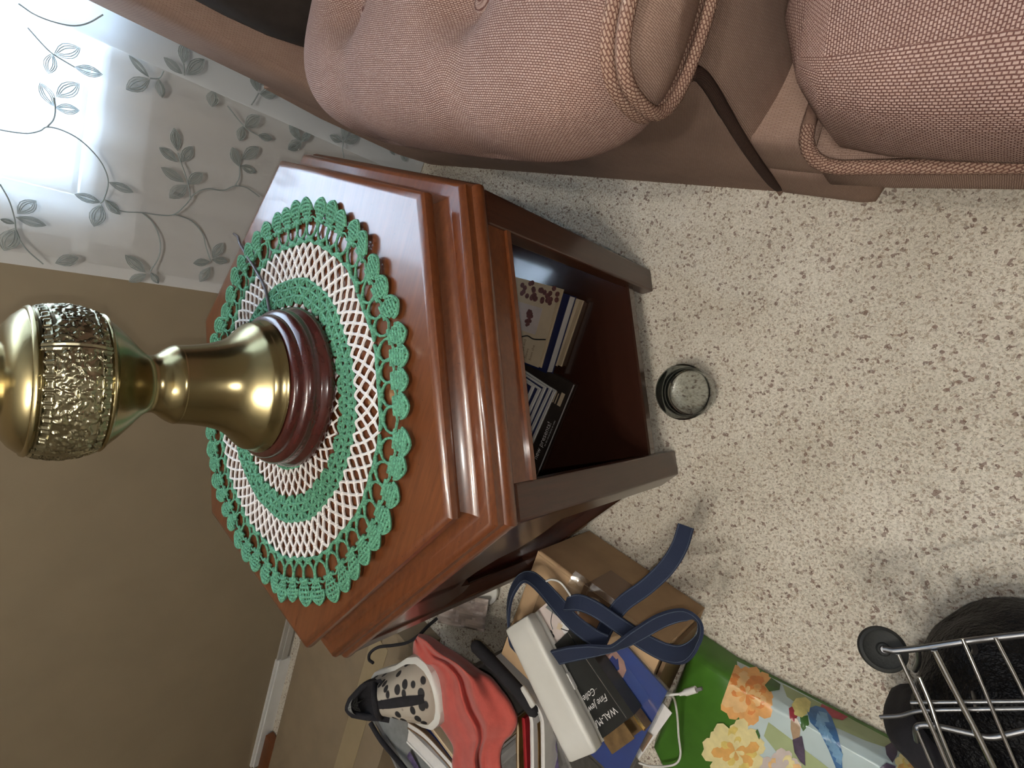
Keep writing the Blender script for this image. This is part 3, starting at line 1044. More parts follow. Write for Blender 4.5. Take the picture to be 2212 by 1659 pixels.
# lower body of the arm, a little splayed as in the photo
SX = lambda y: 0.462 - 0.045 * (y + 0.34) / 0.85 * 1.0
body = MB()
nb = 24
def bodyfn(u, v):
    y = -0.345 + u * 0.845
    # path across: floor left -> up the side -> over -> down right
    pts = [(SX(y) + 0.012, 0.0), (SX(y), 0.10), (SX(y) - 0.002, 0.30), (SX(y) + 0.004, 0.42), (0.56, 0.44), (0.66, 0.42), (0.665, 0.0)]
    k = v * (len(pts) - 1)
    i = min(int(k), len(pts) - 2)
    t_ = k - i
    x = pts[i][0] * (1 - t_) + pts[i + 1][0] * t_
    z = pts[i][1] * (1 - t_) + pts[i + 1][1] * t_
    s = [0, .10, .30, .42, .52, .62, 1.04]
    return (x, y, z), (y, s[i] * (1 - t_) + s[i + 1] * t_)
body.grid(bodyfn, 12, 24)
body.build('arm_side_panel', M_SOFAR, sofa, 0.9)


# tufted pillow pad of the arm
PY0, PY1 = -0.350, 0.175
PCX, PCZ, PHX, PHZ = 0.466, 0.470, 0.113, 0.078
TUFTS = [(0.462, -0.190), (0.468, 0.010)]


def padfn(u, v):
    y = PY0 + u * (PY1 - PY0)
    a = v * 2 * PI
    # end rounding: blunt at the front, full and round at the back
    e0 = min(1.0, u / 0.20)
    e0 = 0.60 + 0.40 * math.sqrt(1 - (1 - e0) ** 2)
    t_ = max(0.0, (u - 0.70) / 0.30)
    e1 = math.sqrt(max(0.0, 1 - t_ ** 2.3))
    e = e0 * e1
    ca, sa = math.cos(a), math.sin(a)
    pw_ = 0.72
    x = PCX + PHX * e * math.copysign(abs(ca) ** pw_, ca)
    z = PCZ + PHZ * (0.25 + 0.75 * e) * e1 ** 0.4 * math.copysign(abs(sa) ** pw_, sa)
    x -= 0.010 * math.sin(u * PI) * (ca < 0)
    z -= 0.030 * (1 - u) * 0.0
    if sa > -0.2:
        for tx, ty in TUFTS:
            dx, dy = x - tx, y - ty
            z -= 0.032 * math.exp(-(dx * dx + dy * dy) / 0.0013)
            # crease running from the button out over the side
            if dx < 0.02:
                z -= 0.005 * math.exp(-(dy - dx * 0.25) ** 2 / 0.00035) * math.exp(-(dx / 0.08) ** 2) * max(0, sa + 0.2)
                x += 0.004 * math.exp(-(dy) ** 2 / 0.0009) * (ca < -0.3)
    return (x, y, z), (u * 0.60, v * 0.62)


m = MB()
m.grid(padfn, 96, 96, closed_v=True)
arc_uv(m, 97, 96)
pad = m.build('arm_pad', M_SOFA, sofa, 3.0)
tag(pad, 'overstuffed tufted arm pad')
# front end of the pad
cap = MB()
ring = [Vector(padfn(0, j / 48)[0]) for j in range(48)]
cc = sum(ring, Vector()) / 48
cv, cuv = [], []
for k, s in enumerate((1.0, 0.8, 0.5, 0.0)):
    for p in ring:
        q = cc + (p - cc) * s + Vector((0, -0.018 * (1 - s * s), 0))
        cv.append(q)
        cuv.append((q.x, q.z))
cf = [(k * 48 + j, k * 48 + (j + 1) % 48, (k + 1) * 48 + (j + 1) % 48, (k + 1) * 48 + j) for k in range(3) for j in range(48)]
cap.add(cv, cf, cuv)
cap.build('pad_front', M_SOFAR, sofa, 2.0)
for yy, rr in ((-0.347, 0.0066), (-0.3595, 0.0060)):
    loop = [Vector((p.x, yy, p.z)) + (Vector((p.x, yy, p.z)) - Vector((cc.x, yy, cc.z))).normalized() * 0.0035 for p in ring]
    if yy < -0.355:
        loop = [Vector((cc.x, yy, cc.z)) + (q - Vector((cc.x, yy, cc.z))) * 0.97 for q in loop]
    MB().tube(loop, rr, 10, closed=True).build('pad_welt', M_WELTL, sofa, 3.0)
for tx, ty in TUFTS:
    b_ = MB()
    b_.lathe([(0.0, 0.0), (0.010, 0.0), (0.0125, 0.003), (0.011, 0.007), (0.006, 0.0095), (0.0, 0.0100)], (0, 0), 20)
    o = b_.build('tuft_button', M_SOFAB, sofa, 2.0)
    o.location = (tx, ty, PCZ + PHZ - 0.038)
# front face of the arm with its dark piping
def ffn(u, v):
    x = 0.466 + u * 0.20
    z = 0.005 + v * 0.47
    y = -0.345 - 0.024 * math.sin(min(1, u * 1.15) * PI) ** 0.7 * math.sin(PI * min(1, 0.25 + v * 0.75))
    return (x, y, z), (u * 0.2, v * 0.47)
m = MB()
m.grid(ffn, 16, 16)
m.build('arm_front', M_SOFAR, sofa, 2.0)
pts = [(0.485, -0.347, 0.004), (0.472, -0.346, 0.03), (0.466, -0.347, 0.10), (0.464, -0.348, 0.22), (0.464, -0.352, 0.33), (0.461, -0.355, 0.375), (0.455, -0.357, 0.398), (0.448, -0.358, 0.408)]
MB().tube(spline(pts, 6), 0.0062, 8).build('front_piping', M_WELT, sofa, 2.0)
# base in front of the arm
m = MB()
rounded(m, (0.575, -0.405, 0.055), (0.105, 0.070, 0.055), 0.014, 5)
o = m.build('base_plinth', M_SOFAR, sofa)
weld(o)
m = MB()
rounded(m, (0.572, -0.390, 0.155), (0.100, 0.062, 0.055), 0.012, 5, puff=0.004)
o = m.build('base_upper', M_SOFAR, sofa)
weld(o)
# front of the seat behind the footrest
m = MB()
rounded(m, (1.02, -0.16, 0.23), (0.36, 0.20, 0.20), 0.04, 5)
weld(m.build('seat_box', M_SOFAR, sofa))
# footrest cushion, raised forward and tilted up a little
FRR = Matrix.Rotation(math.radians(5), 3, 'Z') @ Matrix.Rotation(math.radians(-5), 3, 'X')
FR = Matrix.Translation((0.430, -0.446, 0.285)) @ FRR.to_4x4()
m = MB()
rounded(m, FR @ Vector((0.415, -0.235, 0.080)), (0.415, 0.235, 0.082), 0.05, 9, FRR, puff=0.030)
o = m.build('footrest_cushion', M_SOFAB, sofa)
weld(o)
m = MB()
rounded(m, FR @ Vector((0.418, -0.235, -0.047)), (0.420, 0.238, 0.047), 0.012, 5, FRR)
o = m.build('footrest_underside', M_SOFAR, sofa)
weld(o)
# welt along the footrest's lower edge
lp = []
x0, x1, y0, y1, rc = -0.010, 0.840, -0.482, 0.010, 0.040
for cx, cy, a0 in ((x0 + rc, y1 - rc, PI / 2), (x0 + rc, y0 + rc, PI), (x1 - rc, y0 + rc, 1.5 * PI), (x1 - rc, y1 - rc, 0)):
    for k in range(6):
        a = a0 + k / 5 * PI / 2
        lp.append(FR @ Vector((cx + rc * math.cos(a), cy + rc * math.sin(a), 0.000)))
dl = []
for i in range(len(lp)):
    p, q = Vector(lp[i]), Vector(lp[(i + 1) % len(lp)])
    n = max(1, int((q - p).length / 0.02))
    dl += [p + (q - p) * k / n for k in range(n)]
MB().tube(dl, 0.0068, 10, closed=True).build('footrest_welt', M_WELTL, sofa, 3.0)
# back of the sofa
m = MB()
rounded(m, (0.93, 0.405, 0.50), (0.505, 0.095, 0.46), 0.03, 6, puff=0.006)
weld(m.build('back_panel', M_SOFAR, sofa))
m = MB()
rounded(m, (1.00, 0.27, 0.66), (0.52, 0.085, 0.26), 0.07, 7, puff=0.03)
tag(weld(m.build('back_cushion', M_GAPSHADE, sofa)), 'back cushion coloured dark brown for the shaded gap by the arm')
m = MB()
rounded(m, (1.02, -0.05, 0.43), (0.34, 0.30, 0.07), 0.05, 7, puff=0.02)
weld(m.build('seat_cushion', M_SOFA, sofa))
MB().box(0.50, 1.40, -0.30, 0.45, 0.004, 0.05).build('base_frame', M_BLACKP, sofa)
for xx in (0.62, 1.15):
    MB().tube([(xx, -0.30, 0.14), (xx, -0.50, 0.215)], 0.012, 8).build('footrest_strut', M_STEELG, sofa)

# ================================================================== BOOKS ON THE TABLE'S SHELF
def book(name, label, cx, cy, z0, w, d, h, ang, cover, pages, cat='book', group=None, spine=None):
    """closed book lying flat: covers, spine on its -y edge when spine is given, page block set in"""
    b = thing(name, label, cat, (cx, cy, z0), ang, group)
    ct = min(0.0022, h * 0.2)
    mb = MB().box(-w / 2, w / 2, -d / 2, d / 2, 0, ct).box(-w / 2, w / 2, -d / 2, d / 2, h - ct, h)
    mb.box(-w / 2, w / 2, d / 2 - ct, d / 2, ct, h - ct)
    mb.build('cover', cover, b)
    if cover is M_PAPER:
        MB().box(-w / 2 + 0.001, w / 2 - 0.001, -d / 2 + 0.001, d / 2 - 0.001, h, h + 0.0008).build('back_cover', M_NAVY, b)
    MB().box(-w / 2 + 0.002, w / 2 - 0.002, -d / 2 + 0.0015, d / 2 - ct, ct, h - ct).build('pages', pages, b)
    return b


S0 = 0.0825
b1 = book('cookbook', 'thick cream paperback at the bottom of the shelf stack with the navy book', 0.165, -0.03, S0, 0.124, 0.185, 0.017, 0.0, M_CREAM, M_CREAM, group='books in the taller shelf stack')
b2 = book('hardback_book', 'navy covered book with white pages in the middle of the shelf stack', 0.156, -0.028, S0 + 0.0175, 0.142, 0.180, 0.022, 0.03, M_NAVY, M_PAPER, group='books in the taller shelf stack')
b3 = book('cookbook', 'cream cookbook with flower picture on top of the navy book', 0.160, -0.020, S0 + 0.040, 0.142, 0.170, 0.012, 0.05, M_CREAM, M_CREAM, group='books in the taller shelf stack')
zt = 0.0123
m = MB()
for (x0, y0, x1, y1, mi) in ((-0.055, -0.060, 0.00, 0.0, 0), (-0.035, -0.045, 0.03, 0.02, 0)):
    m.box(x0, x1, y0, y1, zt - 0.0002, zt + 0.0001)
MB().box(-0.018, 0.030, -0.060, 0.010, zt - 0.0004, zt + 0.0002).build('picture_card', M_PINKW, b3)
m = MB()
for k in range(26):
    a, r = rnd.uniform(0, 6.28), rnd.uniform(0, 1) ** 0.5
    cx, cy = 0.008 + r * 0.014 * math.cos(a), -0.036 + r * 0.006 * math.sin(a)
    m.lathe([(0.0035, zt + 0.0002), (0.0032, zt + 0.0006), (0.0, zt + 0.0007)], (cx, cy), 7)
for k in range(30):
    cx, cy = rnd.uniform(0.042, 0.070), rnd.uniform(-0.084, 0.0)
    m.lathe([(0.005, zt - 0.0002), (0.0045, zt + 0.0003), (0.0, zt + 0.0004)], (cx, cy), 7)
m.build('flower_picture', M_FRUIT, b3)
for k, w in enumerate(('Soups and', 'Stews', 'from the')):
    text_mesh(w, 0.008, 'cover_print', M_DKTEXT, b3, Matrix.Translation((-0.064, -0.044 - k * 0.011, zt + 0.0002)))
MB().tube(spline([(-0.03, -0.03, zt + 0.0006), (-0.024, -0.045, zt + 0.0006), (-0.026, -0.06, zt + 0.0006), (-0.02, -0.085, zt + 0.0006)], 4), 0.0012, 5).build('ribbon_picture', M_BLACKP, b3)

stk = [(-0.008, -0.062, 0.196, 0.190, 0.011, -0.06, 'dark magazine with white lettering at the bottom of the shelf stack', M_DARKC),
       (-0.004, -0.036, 0.150, 0.186, 0.0105, -0.10, 'white softcover lying directly on the dark lettered magazine', M_PAPER),
       (0.006, -0.033, 0.140, 0.186, 0.0105, -0.12, 'second white softcover above the dark lettered magazine', M_PAPER),
       (0.004, -0.030, 0.140, 0.185, 0.0105, -0.10, 'third white softcover above the dark lettered magazine', M_PAPER),
       (0.008, -0.0275, 0.130, 0.184, 0.0105, -0.13, 'fourth white softcover above the dark lettered magazine', M_PAPER),
       (0.006, -0.0245, 0.132, 0.180, 0.010, -0.10, 'topmost white softcover of the stack on the left of the shelf', M_PAPER)]
zz = S0
for i, (cx, cy, w, d, h, an, lb, cv_) in enumerate(stk):
    b = book('magazine' if i == 0 else 'softcover_book', lb, cx, cy, zz, w, d, h, an, cv_, M_PAPER, 'magazine' if i == 0 else 'book', 'softcovers stacked on the shelf')
    if i == 0:
        text_mesh('new presents!', 0.0135, 'cover_lettering', M_PAPER, b, Matrix.Translation((-0.062, -0.0845, h + 0.0003)))
        for k in range(2):
            text_mesh('for the whole family to make', 0.0045, 'cover_lettering', M_PAPER, b, Matrix.Translation((-0.03 + 0.0 * k, -0.0905 - k * 0.0, h + 0.0003))) if k == 0 else None
        m = MB().box(0.05, 0.075, -0.088, -0.08, h, h + 0.0002).box(0.05, 0.07, -0.076, -0.074, h, h + 0.0002).box(0.05, 0.072, -0.071, -0.069, h, h + 0.0002)
        m.build('cover_picture', M_CREAM, b)
    zz += h + 0.0012

# ================================================================== GLASS ON THE CARPET
gl = MB()
gl.lathe([(0.0, 0.0), (0.034, 0.0), (0.0375, 0.002), (0.040, 0.008), (0.0425, 0.030), (0.0445, 0.050), (0.0445, 0.0525), (0.0425, 0.0535), (0.0405, 0.052), (0.0395, 0.045), (0.0365, 0.022), (0.0340, 0.0165), (0.029, 0.0145), (0.0, 0.0135)], (0, 0), 72)
g_ = gl.build('glass_cup', M_GLASS, None, 1.0)
g_.location = (0.1395, -0.336, 0.0055)
tag(g_, 'small clear round glass cup standing alone on the carpet', 'glass')

# ================================================================== CARDBOARD BOX AND WHAT LIES ON IT
BX0, BX1, BY0, BY1, BZ = -0.388, -0.180, -0.484, -0.250, 0.172
cb = thing('cardboard_box', 'brown cardboard box with packing tape on the carpet beside the table', 'box', (0, 0, 0))
m = MB()
th = 0.004
m.box(BX0, BX1, BY1 - th, BY1, 0.006, BZ - 0.006).box(BX0, BX0 + th, BY0, BY1 - th, 0.006, BZ - 0.006).box(BX1 - th, BX1, BY0, BY1 - th, 0.006, BZ - 0.006)
m.box(BX0 + th, BX1 - th, BY0 + th, BY1 - th, 0.006, 0.010)
m.box(BX0 + th, BX1 - th, BY0, BY0 + th, 0.006, BZ - 0.05)
m.build('walls', M_CARD, cb)
ymid = (BY0 + BY1) / 2
MB().box(BX0, BX1, BY0 + 0.0, ymid - 0.001, BZ - 0.005, BZ - 0.001).build('flap', M_CARD, cb)
MB().box(BX0, BX1, ymid + 0.001, BY1, BZ - 0.005, BZ - 0.0015).build('flap', M_CARD, cb)
MB().tube([(BX1 - 0.002, BY0 + 0.004, BZ - 0.004), (BX1 - 0.002, BY1 - 0.004, BZ - 0.004)], 0.0042, 8).build('folded_edge', M_CARD, cb, 1.0)
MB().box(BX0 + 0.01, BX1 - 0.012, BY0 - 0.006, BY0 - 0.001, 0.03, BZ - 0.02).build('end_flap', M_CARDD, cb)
m = MB().box(BX1 + 0.0008, BX1 + 0.0012, -0.395, -0.345, 0.085, BZ - 0.003).box(BX1 - 0.075, BX1 + 0.0012, -0.395, -0.345, BZ - 0.0008, BZ + 0.0004)
m.box(BX1 + 0.0028, BX1 + 0.0032, -0.395, -0.345, BZ - 0.008, BZ)
tag(m.build('packing_tape', M_TAPEB, cb), 'brown packing tape')
m = MB()
m.grid(lambda u, v: ((BX1 - 0.03 + u * 0.045, -0.40 + v * 0.075, BZ + 0.003 + 0.010 * math.sin(u * 3) * math.sin(v * 7 + 1) ** 2), (u, v)), 8, 8)
tag(m.build('loose_clear_tape', M_FILM, cb, 1.0), 'loose clear tape')

ZB = BZ + 0.001
# blue folder in a clear sleeve
q = [at(1345, 1383, ZB), at(1443, 1492, ZB), at(1345, 1690, ZB), at(1205, 1560, ZB)]
fo = thing('plastic_folder', 'blue printed folder in a clear plastic sleeve under the black jewelry box', 'folder', q[0])
def loc(p, o):
    return Vector(p) - Vector(o)
ql = [loc(p, q[0]) for p in q]
m = MB()
m.add([(p.x, p.y, 0) for p in ql] + [(p.x, p.y, 0.003) for p in ql], [(3, 2, 1, 0), (4, 5, 6, 7), (0, 1, 5, 4), (1, 2, 6, 5), (2, 3, 7, 6), (3, 0, 4, 7)])
m.build('sheet', M_BLUEF, fo)
cc_ = sum(ql, Vector()) / 4
m = MB()
big_ = [cc_ + (p - cc_) * 1.05 for p in ql]
m.add([(p.x, p.y, 0.0042) for p in big_], [(0, 1, 2, 3)])
m.tube([(p.x, p.y, 0.0036) for p in big_], 0.0022, 6, closed=True)
m.build('clear_sleeve', M_FILM, fo)
zt = ZB + 0.0034
def pat(name, pts, z, mat, parent, o):
    P = [loc(at(x, y, z), o) for x, y in pts]
    return MB().add([tuple(p) for p in P], [tuple(range(len(P)))]).build(name, mat, parent)
pat('face_print', [(1288, 1416), (1310, 1404), (1332, 1408), (1348, 1428), (1353, 1448), (1346, 1464), (1324, 1476), (1315, 1462), (1338, 1446), (1335, 1422), (1306, 1440)], zt, M_SKINP, fo, q[0])
pat('arrow_print', [(1304, 1440), (1323, 1416), (1336, 1430), (1336, 1440), (1312, 1450)], zt + 0.0002, M_BLUEK, fo, q[0])
# white sheets of paper under the folder
q = [at(1432, 1518, ZB - 0.004), at(1452, 1540, ZB - 0.006), at(1380, 1640, ZB - 0.01), at(1370, 1600, ZB - 0.006)]
pz = thing('paper_sheet', 'white paper sheet sticking out from under the blue folder', 'paper', q[0])
ql = [loc(p, q[0]) for p in q]
MB().add([tuple(p) for p in ql] + [tuple(p + Vector((0, 0, 0.0008))) for p in ql], [(3, 2, 1, 0), (4, 5, 6, 7), (0, 1, 5, 4), (1, 2, 6, 5), (2, 3, 7, 6), (3, 0, 4, 7)]).build('sheet', M_PAPER, pz)
pat('brown_print', [(1398, 1578), (1410, 1590), (1388, 1625), (1380, 1612)], ZB - 0.006 + 0.002, M_DKTEXT, pz, q[0])

# black jewelry box, gold inside, one end open
zb = ZB + 0.030
A_, B_ = at(1268, 1426, zb), at(1343, 1536, zb)
e1 = (B_ - A_).normalized()
L1 = (B_ - A_).length + 0.012
e2 = Vector((e1.y, -e1.x, 0))          # to the left, under the white case
jb = thing('jewelry_box', 'black jewelry gift box with white lettering and an open gold end', 'box', (A_.x, A_.y, 0))
def J(u, v, z):
    return tuple(e1 * u + e2 * v + Vector((0, 0, z)))
def jbox(mb, u0, u1, v0, v1, z0, z1):
    v = [J(u, w, z) for z in (z0, z1) for w in (v0, v1) for u in (u0, u1)]
    return mb.add(v, [(0, 2, 3, 1), (4, 5, 7, 6), (0, 1, 5, 4), (2, 6, 7, 3), (0, 4, 6, 2), (1, 3, 7, 5)])
z0 = ZB + 0.005
m = MB()
jbox(m, -0.045, L1, -0.014, 0.062, zb - 0.0012, zb)
jbox(m, -0.045, L1, -0.014, -0.0125, z0, zb - 0.0012)
jbox(m, -0.045, L1, 0.0605, 0.062, z0, zb - 0.0012)
jbox(m, -0.045, L1, -0.0125, 0.0605, z0, z0 + 0.0012)
m.build('sleeve', M_BLACKBOX, jb)
m = MB()
jbox(m, -0.044, L1 + 0.022, -0.0118, -0.0104, z0 + 0.0015, zb - 0.002)
jbox(m, -0.044, L1 + 0.022, 0.058, 0.0595, z0 + 0.0015, zb - 0.002)
jbox(m, -0.044, L1 + 0.022, -0.0104, 0.058, z0 + 0.0015, z0 + 0.003)
jbox(m, L1 + 0.0005, L1 + 0.022, 0.010, 0.0595, zb - 0.003, zb - 0.0018)
tag(m.build('gold_tray', M_GOLDFOIL, jb), 'gold card tray')
m = MB()
jbox(m, L1 + 0.001, L1 + 0.020, -0.0120, -0.0098, zb - 0.006, zb - 0.0005)
m.build('gold_edge', M_GOLD, jb)
jbox(MB(), 0, 0.1, 0, 0.01, 0, 0)
m = MB()
jbox(m, -0.044, L1 - 0.002, -0.0006, 0.0006, zb, zb + 0.0003)
jbox(m, L1 * 0.40, L1 * 0.40 + 0.0008, 0.014, 0.034, zb, zb + 0.0003)
m.build('silver_line', M_CHROME, jb)
for body_, sz, u, shr in (('WAL-MART', 0.0130, L1 - 0.022, 0.0), ('Fine Jewelry', 0.0125, L1 - 0.041, 0.35), ('Collection', 0.0125, L1 - 0.056, 0.35)):
    text_mesh(body_, sz, 'lettering', M_PAPER, jb, frame(J(u, 0.006 if body_ != 'Collection' else 0.018, zb + 0.0004), e2, e1), shr)

# white case lying across
zc = ZB + 0.058
P0, P1 = at(1112, 1346, zc), at(1257, 1640, zc)
ec = (P1 - P0)
wc = thing('plastic_case', 'long white plastic case lying across the black jewelry box', 'case', (P0 + P1) / 2, math.atan2(ec.y, ec.x))
Lc = ec.length / 2
m = MB()
rounded(m, (0, 0, -0.012), (Lc, 0.029, 0.0125), 0.006, 6)
weld(m.build('lid', M_WHITE, wc))
m = MB()
rounded(m, (0, 0, -0.0305), (Lc - 0.0015, 0.0275, 0.0055), 0.004, 5)
weld(m.build('lower_shell', M_WHITE, wc))
m = MB()
rounded(m, (0.01, 0.0285, -0.0235), (0.012, 0.002, 0.004), 0.0015, 3)
m.build('catch', M_WHITEC, wc)

# small brown box with gilt end under the picture card
zd = ZB + 0.016
A_, B_ = at(1168, 1272, zd), at(1193, 1292, zd)
e2 = (B_ - A_).normalized()
e1 = Vector((e2.y, -e2.x, 0))
gb = thing('gift_box', 'small brown box with shiny gold end beside the denim loop', 'box', (A_.x, A_.y, 0))
m = MB()
W_ = (B_ - A_).length
jbox(m, 0.008, 0.085, 0.0, W_ + 0.01, ZB, zd)
m.build('body', M_CARDD, gb)
m = MB()
jbox(m, 0.0, 0.008, -0.001, W_ + 0.011, ZB, zd + 0.001)
m.build('gold_end', M_GOLD, gb)
# printed jewelry card
zp = ZB + 0.0205
q = [at(1196, 1290, zp), at(1257, 1384, zp), at(1206, 1412, zp), at(1150, 1328, zp)]
pc = thing('picture_card', 'white card printed with necklaces half under the white case', 'card', q[0])
ql = [loc(p, q[0]) for p in q]
MB().add([tuple(p) for p in ql] + [tuple(p + Vector((0, 0, 0.0012))) for p in ql], [(3, 2, 1, 0), (4, 5, 6, 7), (0, 1, 5, 4), (1, 2, 6, 5), (2, 3, 7, 6), (3, 0, 4, 7)]).build('card', M_PINKW, pc)
zq = zp + 0.0016
pat('grey_print', [(1196, 1293), (1232, 1350), (1215, 1340), (1178, 1312)], zq, M_GREYCL, pc, q[0])
pat('cream_print', [(1206, 1345), (1216, 1350), (1212, 1362), (1202, 1358)], zq, M_CREAM, pc, q[0])
pat('blossom_print', [(1222, 1335), (1254, 1382), (1232, 1388), (1208, 1352)], zq - 0.0002, M_PAPER, pc, q[0])
m = MB()
for pth in ([(1196, 1294), (1196, 1310), (1192, 1328), (1190, 1345), (1194, 1360)], [(1212, 1358), (1228, 1363), (1240, 1362), (1252, 1370)], [(1232, 1352), (1228, 1368), (1226, 1385)]):
    m.tube(spline([loc(at(x, y, zq), q[0]) for x, y in pth], 4), 0.0007, 5)
m.build('necklace_print', M_BLACKP, pc)
m = MB()
for x, y in ((1190, 1366), (1194, 1374)):
    p = loc(at(x, y, zq), q[0])
    m.lathe([(0.0035, p.z), (0.003, p.z + 0.001), (0, p.z + 0.0012)], (p.x, p.y), 8)
m.build('pendant_print', M_BLACKP, pc)


# denim strap, looped loosely over the box
def ribbon(name, pts, w, th, mat, parent, n=6):
    """pts: (x, y, z, tilt) photo pixel, height, tilt of the width from flat"""
    P = [at(x, y, z) for x, y, z, t_ in pts]
    T = [p[3] for p in pts]
    C = spline(P, n)
    tl = [np.interp(i / n, range(len(T)), T) for i in range(len(C))]
    mb, st = MB(), MB()
    v, f, uv = [], [], []
    e_l, e_r = [], []
    L = 0
    up = Vector((0, 0, 1))
    for i, p in enumerate(C):
        tg = (C[min(i + 1, len(C) - 1)] - C[max(i - 1, 0)]).normalized()
        sd = tg.cross(up)
        sd = sd.normalized() if sd.length > 1e-4 else Vector((1, 0, 0))
        nn = sd.cross(tg)
        c_, s_ = math.cos(tl[i]), math.sin(tl[i])
        wv_ = sd * c_ + nn * s_
        nv_ = nn * c_ - sd * s_
        if i:
            L += (p - C[i - 1]).length
        for k, (a, b) in enumerate(((-1, -1), (1, -1), (1, 1), (-1, 1))):
            v.append(p + wv_ * (a * w / 2) + nv_ * (b * th / 2))
            uv.append((L, a * w / 2 + b * 0.001))
        for sgn in (1, -1):
            e_l.append((p + wv_ * (w * 0.42) + nv_ * (sgn * (th / 2 + 0.0002)), sgn))
            e_r.append((p - wv_ * (w * 0.42) + nv_ * (sgn * (th / 2 + 0.0002)), sgn))
    for i in range(len(C) - 1):
        for k in range(4):
            f.append((i * 4 + k, i * 4 + (k + 1) % 4, (i + 1) * 4 + (k + 1) % 4, (i + 1) * 4 + k))
    f += [(3, 2, 1, 0), tuple((len(C) - 1) * 4 + k for k in range(4))]
    mb.add(v, f, uv)
    mb.build(name, mat, parent, 0.9)
    for e in (e_l, e_r):
        for sgn in (1, -1):
            st.tube([p for p, s in e if s == sgn], 0.0005, 4)
    st.build('stitching', M_STITCH, parent)


belt = thing('denim_strap', 'dark blue denim strap with stitched edges looped over the cardboard box', 'strap', (0, 0, 0))
h0 = BZ + 0.008
ribbon('strap', [(1482, 1136, 0.150, 0.1), (1468, 1180, 0.160, 0.1), (1440, 1225, 0.172, 0.15), (1395, 1268, 0.180, 0.2), (1345, 1305, 0.182, 0.1), (1312, 1350, 0.182, 0.0), (1296, 1385, 0.186, 0.3)], 0.022, 0.0032, M_DENIM, belt)
ribbon('strap', [(1222, 1306, h0 + 0.030, 0.9), (1252, 1302, h0 + 0.030, 0.4), (1290, 1318, h0 + 0.020, 0.2), (1340, 1352, h0 + 0.012, 0.2), (1395, 1388, h0 + 0.012, 0.3), (1440, 1410, h0 + 0.016, 0.5),
                 (1478, 1412, h0 + 0.022, 0.8), (1508, 1382, h0 + 0.026, 1.2), (1510, 1345, h0 + 0.030, 1.0), (1480, 1328, h0 + 0.036, 0.7), (1430, 1340, h0 + 0.040, 0.7), (1375, 1372, h0 + 0.042, 0.8),
                 (1330, 1398, h0 + 0.044, 1.1), (1280, 1405, h0 + 0.046, 0.6), (1235, 1412, h0 + 0.048, 0.35), (1200, 1420, h0 + 0.040, 0.3)], 0.023, 0.0032, M_DENIM, belt)
ribbon('strap', [(1135, 1425, h0 + 0.010, 0.9), (1105, 1392, h0 + 0.010, 0.9), (1098, 1340, h0 + 0.022, 0.8), (1102, 1292, h0 + 0.030, 0.7), (1118, 1258, h0 + 0.036, 0.7), (1140, 1246, h0 + 0.040, 1.1),
                 (1165, 1262, h0 + 0.040, 1.2), (1200, 1300, h0 + 0.036, 0.9), (1240, 1345, h0 + 0.034, 0.6), (1285, 1378, h0 + 0.034, 0.5), (1310, 1390, h0 + 0.034, 0.6)], 0.023, 0.0032, M_DENIM, belt)

# phone charging cable
cab = thing('charging_cable', 'white phone charging cable trailing from the box onto the green tote', 'cable', (0, 0, 0))
pts = [at(1430, 1496, 0.165), at(1448, 1500, 0.150), at(1457, 1512, 0.130), at(1463, 1545, 0.100), at(1466, 1590, 0.085), at(1470, 1628, 0.080), at(1462, 1648, 0.078), at(1440, 1655, 0.076), at(1405, 1655, 0.076), at(1380, 1648, 0.076)]
MB().tube(spline(pts, 6), 0.0017, 8).build('cord', M_WHITEC, cab, 1.5)
pts = [at(1428, 1503, 0.172), at(1445, 1501, 0.168), at(1470, 1499, 0.165)]
MB().tube(spline(pts, 4), 0.0016, 8).build('cord', M_WHITEC, cab, 1.5)
a, b = at(1468, 1500, 0.165), at(1504, 1489, 0.163)
plug = MB().tube([a, a + (b - a) * 0.25, a + (b - a) * 0.35, b], [0.0022, 0.0030, 0.0045, 0.0045], 8).build('plug', M_WHITEC, cab, 0.8)
a, b = at(1506, 1490, 0.163), at(1516, 1487, 0.163)
MB().tube([a, b], 0.0028, 4).build('plug_tip', M_STEELG, plug)
pts = [at(1176, 1258, h0 + 0.028), at(1190, 1252, h0 + 0.034), at(1210, 1258, h0 + 0.034), at(1228, 1280, h0 + 0.026), at(1243, 1305, h0 + 0.016), at(1250, 1325, h0 + 0.004)]
MB().tube(spline(pts, 6), 0.0016, 8).build('cord', M_WHITEC, cab, 1.5)

# ================================================================== GREEN TOTE WITH BIRD AND FLOWERS
TZ = 0.062
tote = thing('printed_tote', 'glossy green tote bag printed with orange flowers and a parrot, lying on the carpet', 'bag', (0, 0, 0))
pl = [at(1478, 1380, 0.02), at(1500, 1392, 0.012), at(1590, 1424, 0.012), at(1945, 1608, 0.012)]
edge = [(-0.222, -0.492), (pl[2].x, pl[2].y), (pl[3].x, pl[3].y), (-0.215, -0.83), (-0.52, -0.83), (-0.56, -0.70), (-0.42, -0.50)]
n = len(edge)
cx_, cy_ = sum(p[0] for p in edge) / n, sum(p[1] for p in edge) / n
m = MB()
rings = [(1.0, 0.004), (1.0, 0.012), (0.985, 0.034), (0.955, 0.053), (0.90, TZ), (0.0, TZ)]
v = [(cx_ + (p[0] - cx_) * s, cy_ + (p[1] - cy_) * s, z) for s, z in rings[:-1] for p in edge]
v.append((cx_, cy_, TZ))
f = [(k * n + i, k * n + (i + 1) % n, (k + 1) * n + (i + 1) % n, (k + 1) * n + i) for k in range(4) for i in range(n)] + [(4 * n + i, 4 * n + (i + 1) % n, 5 * n) for i in range(n)]
m.add(v, f)
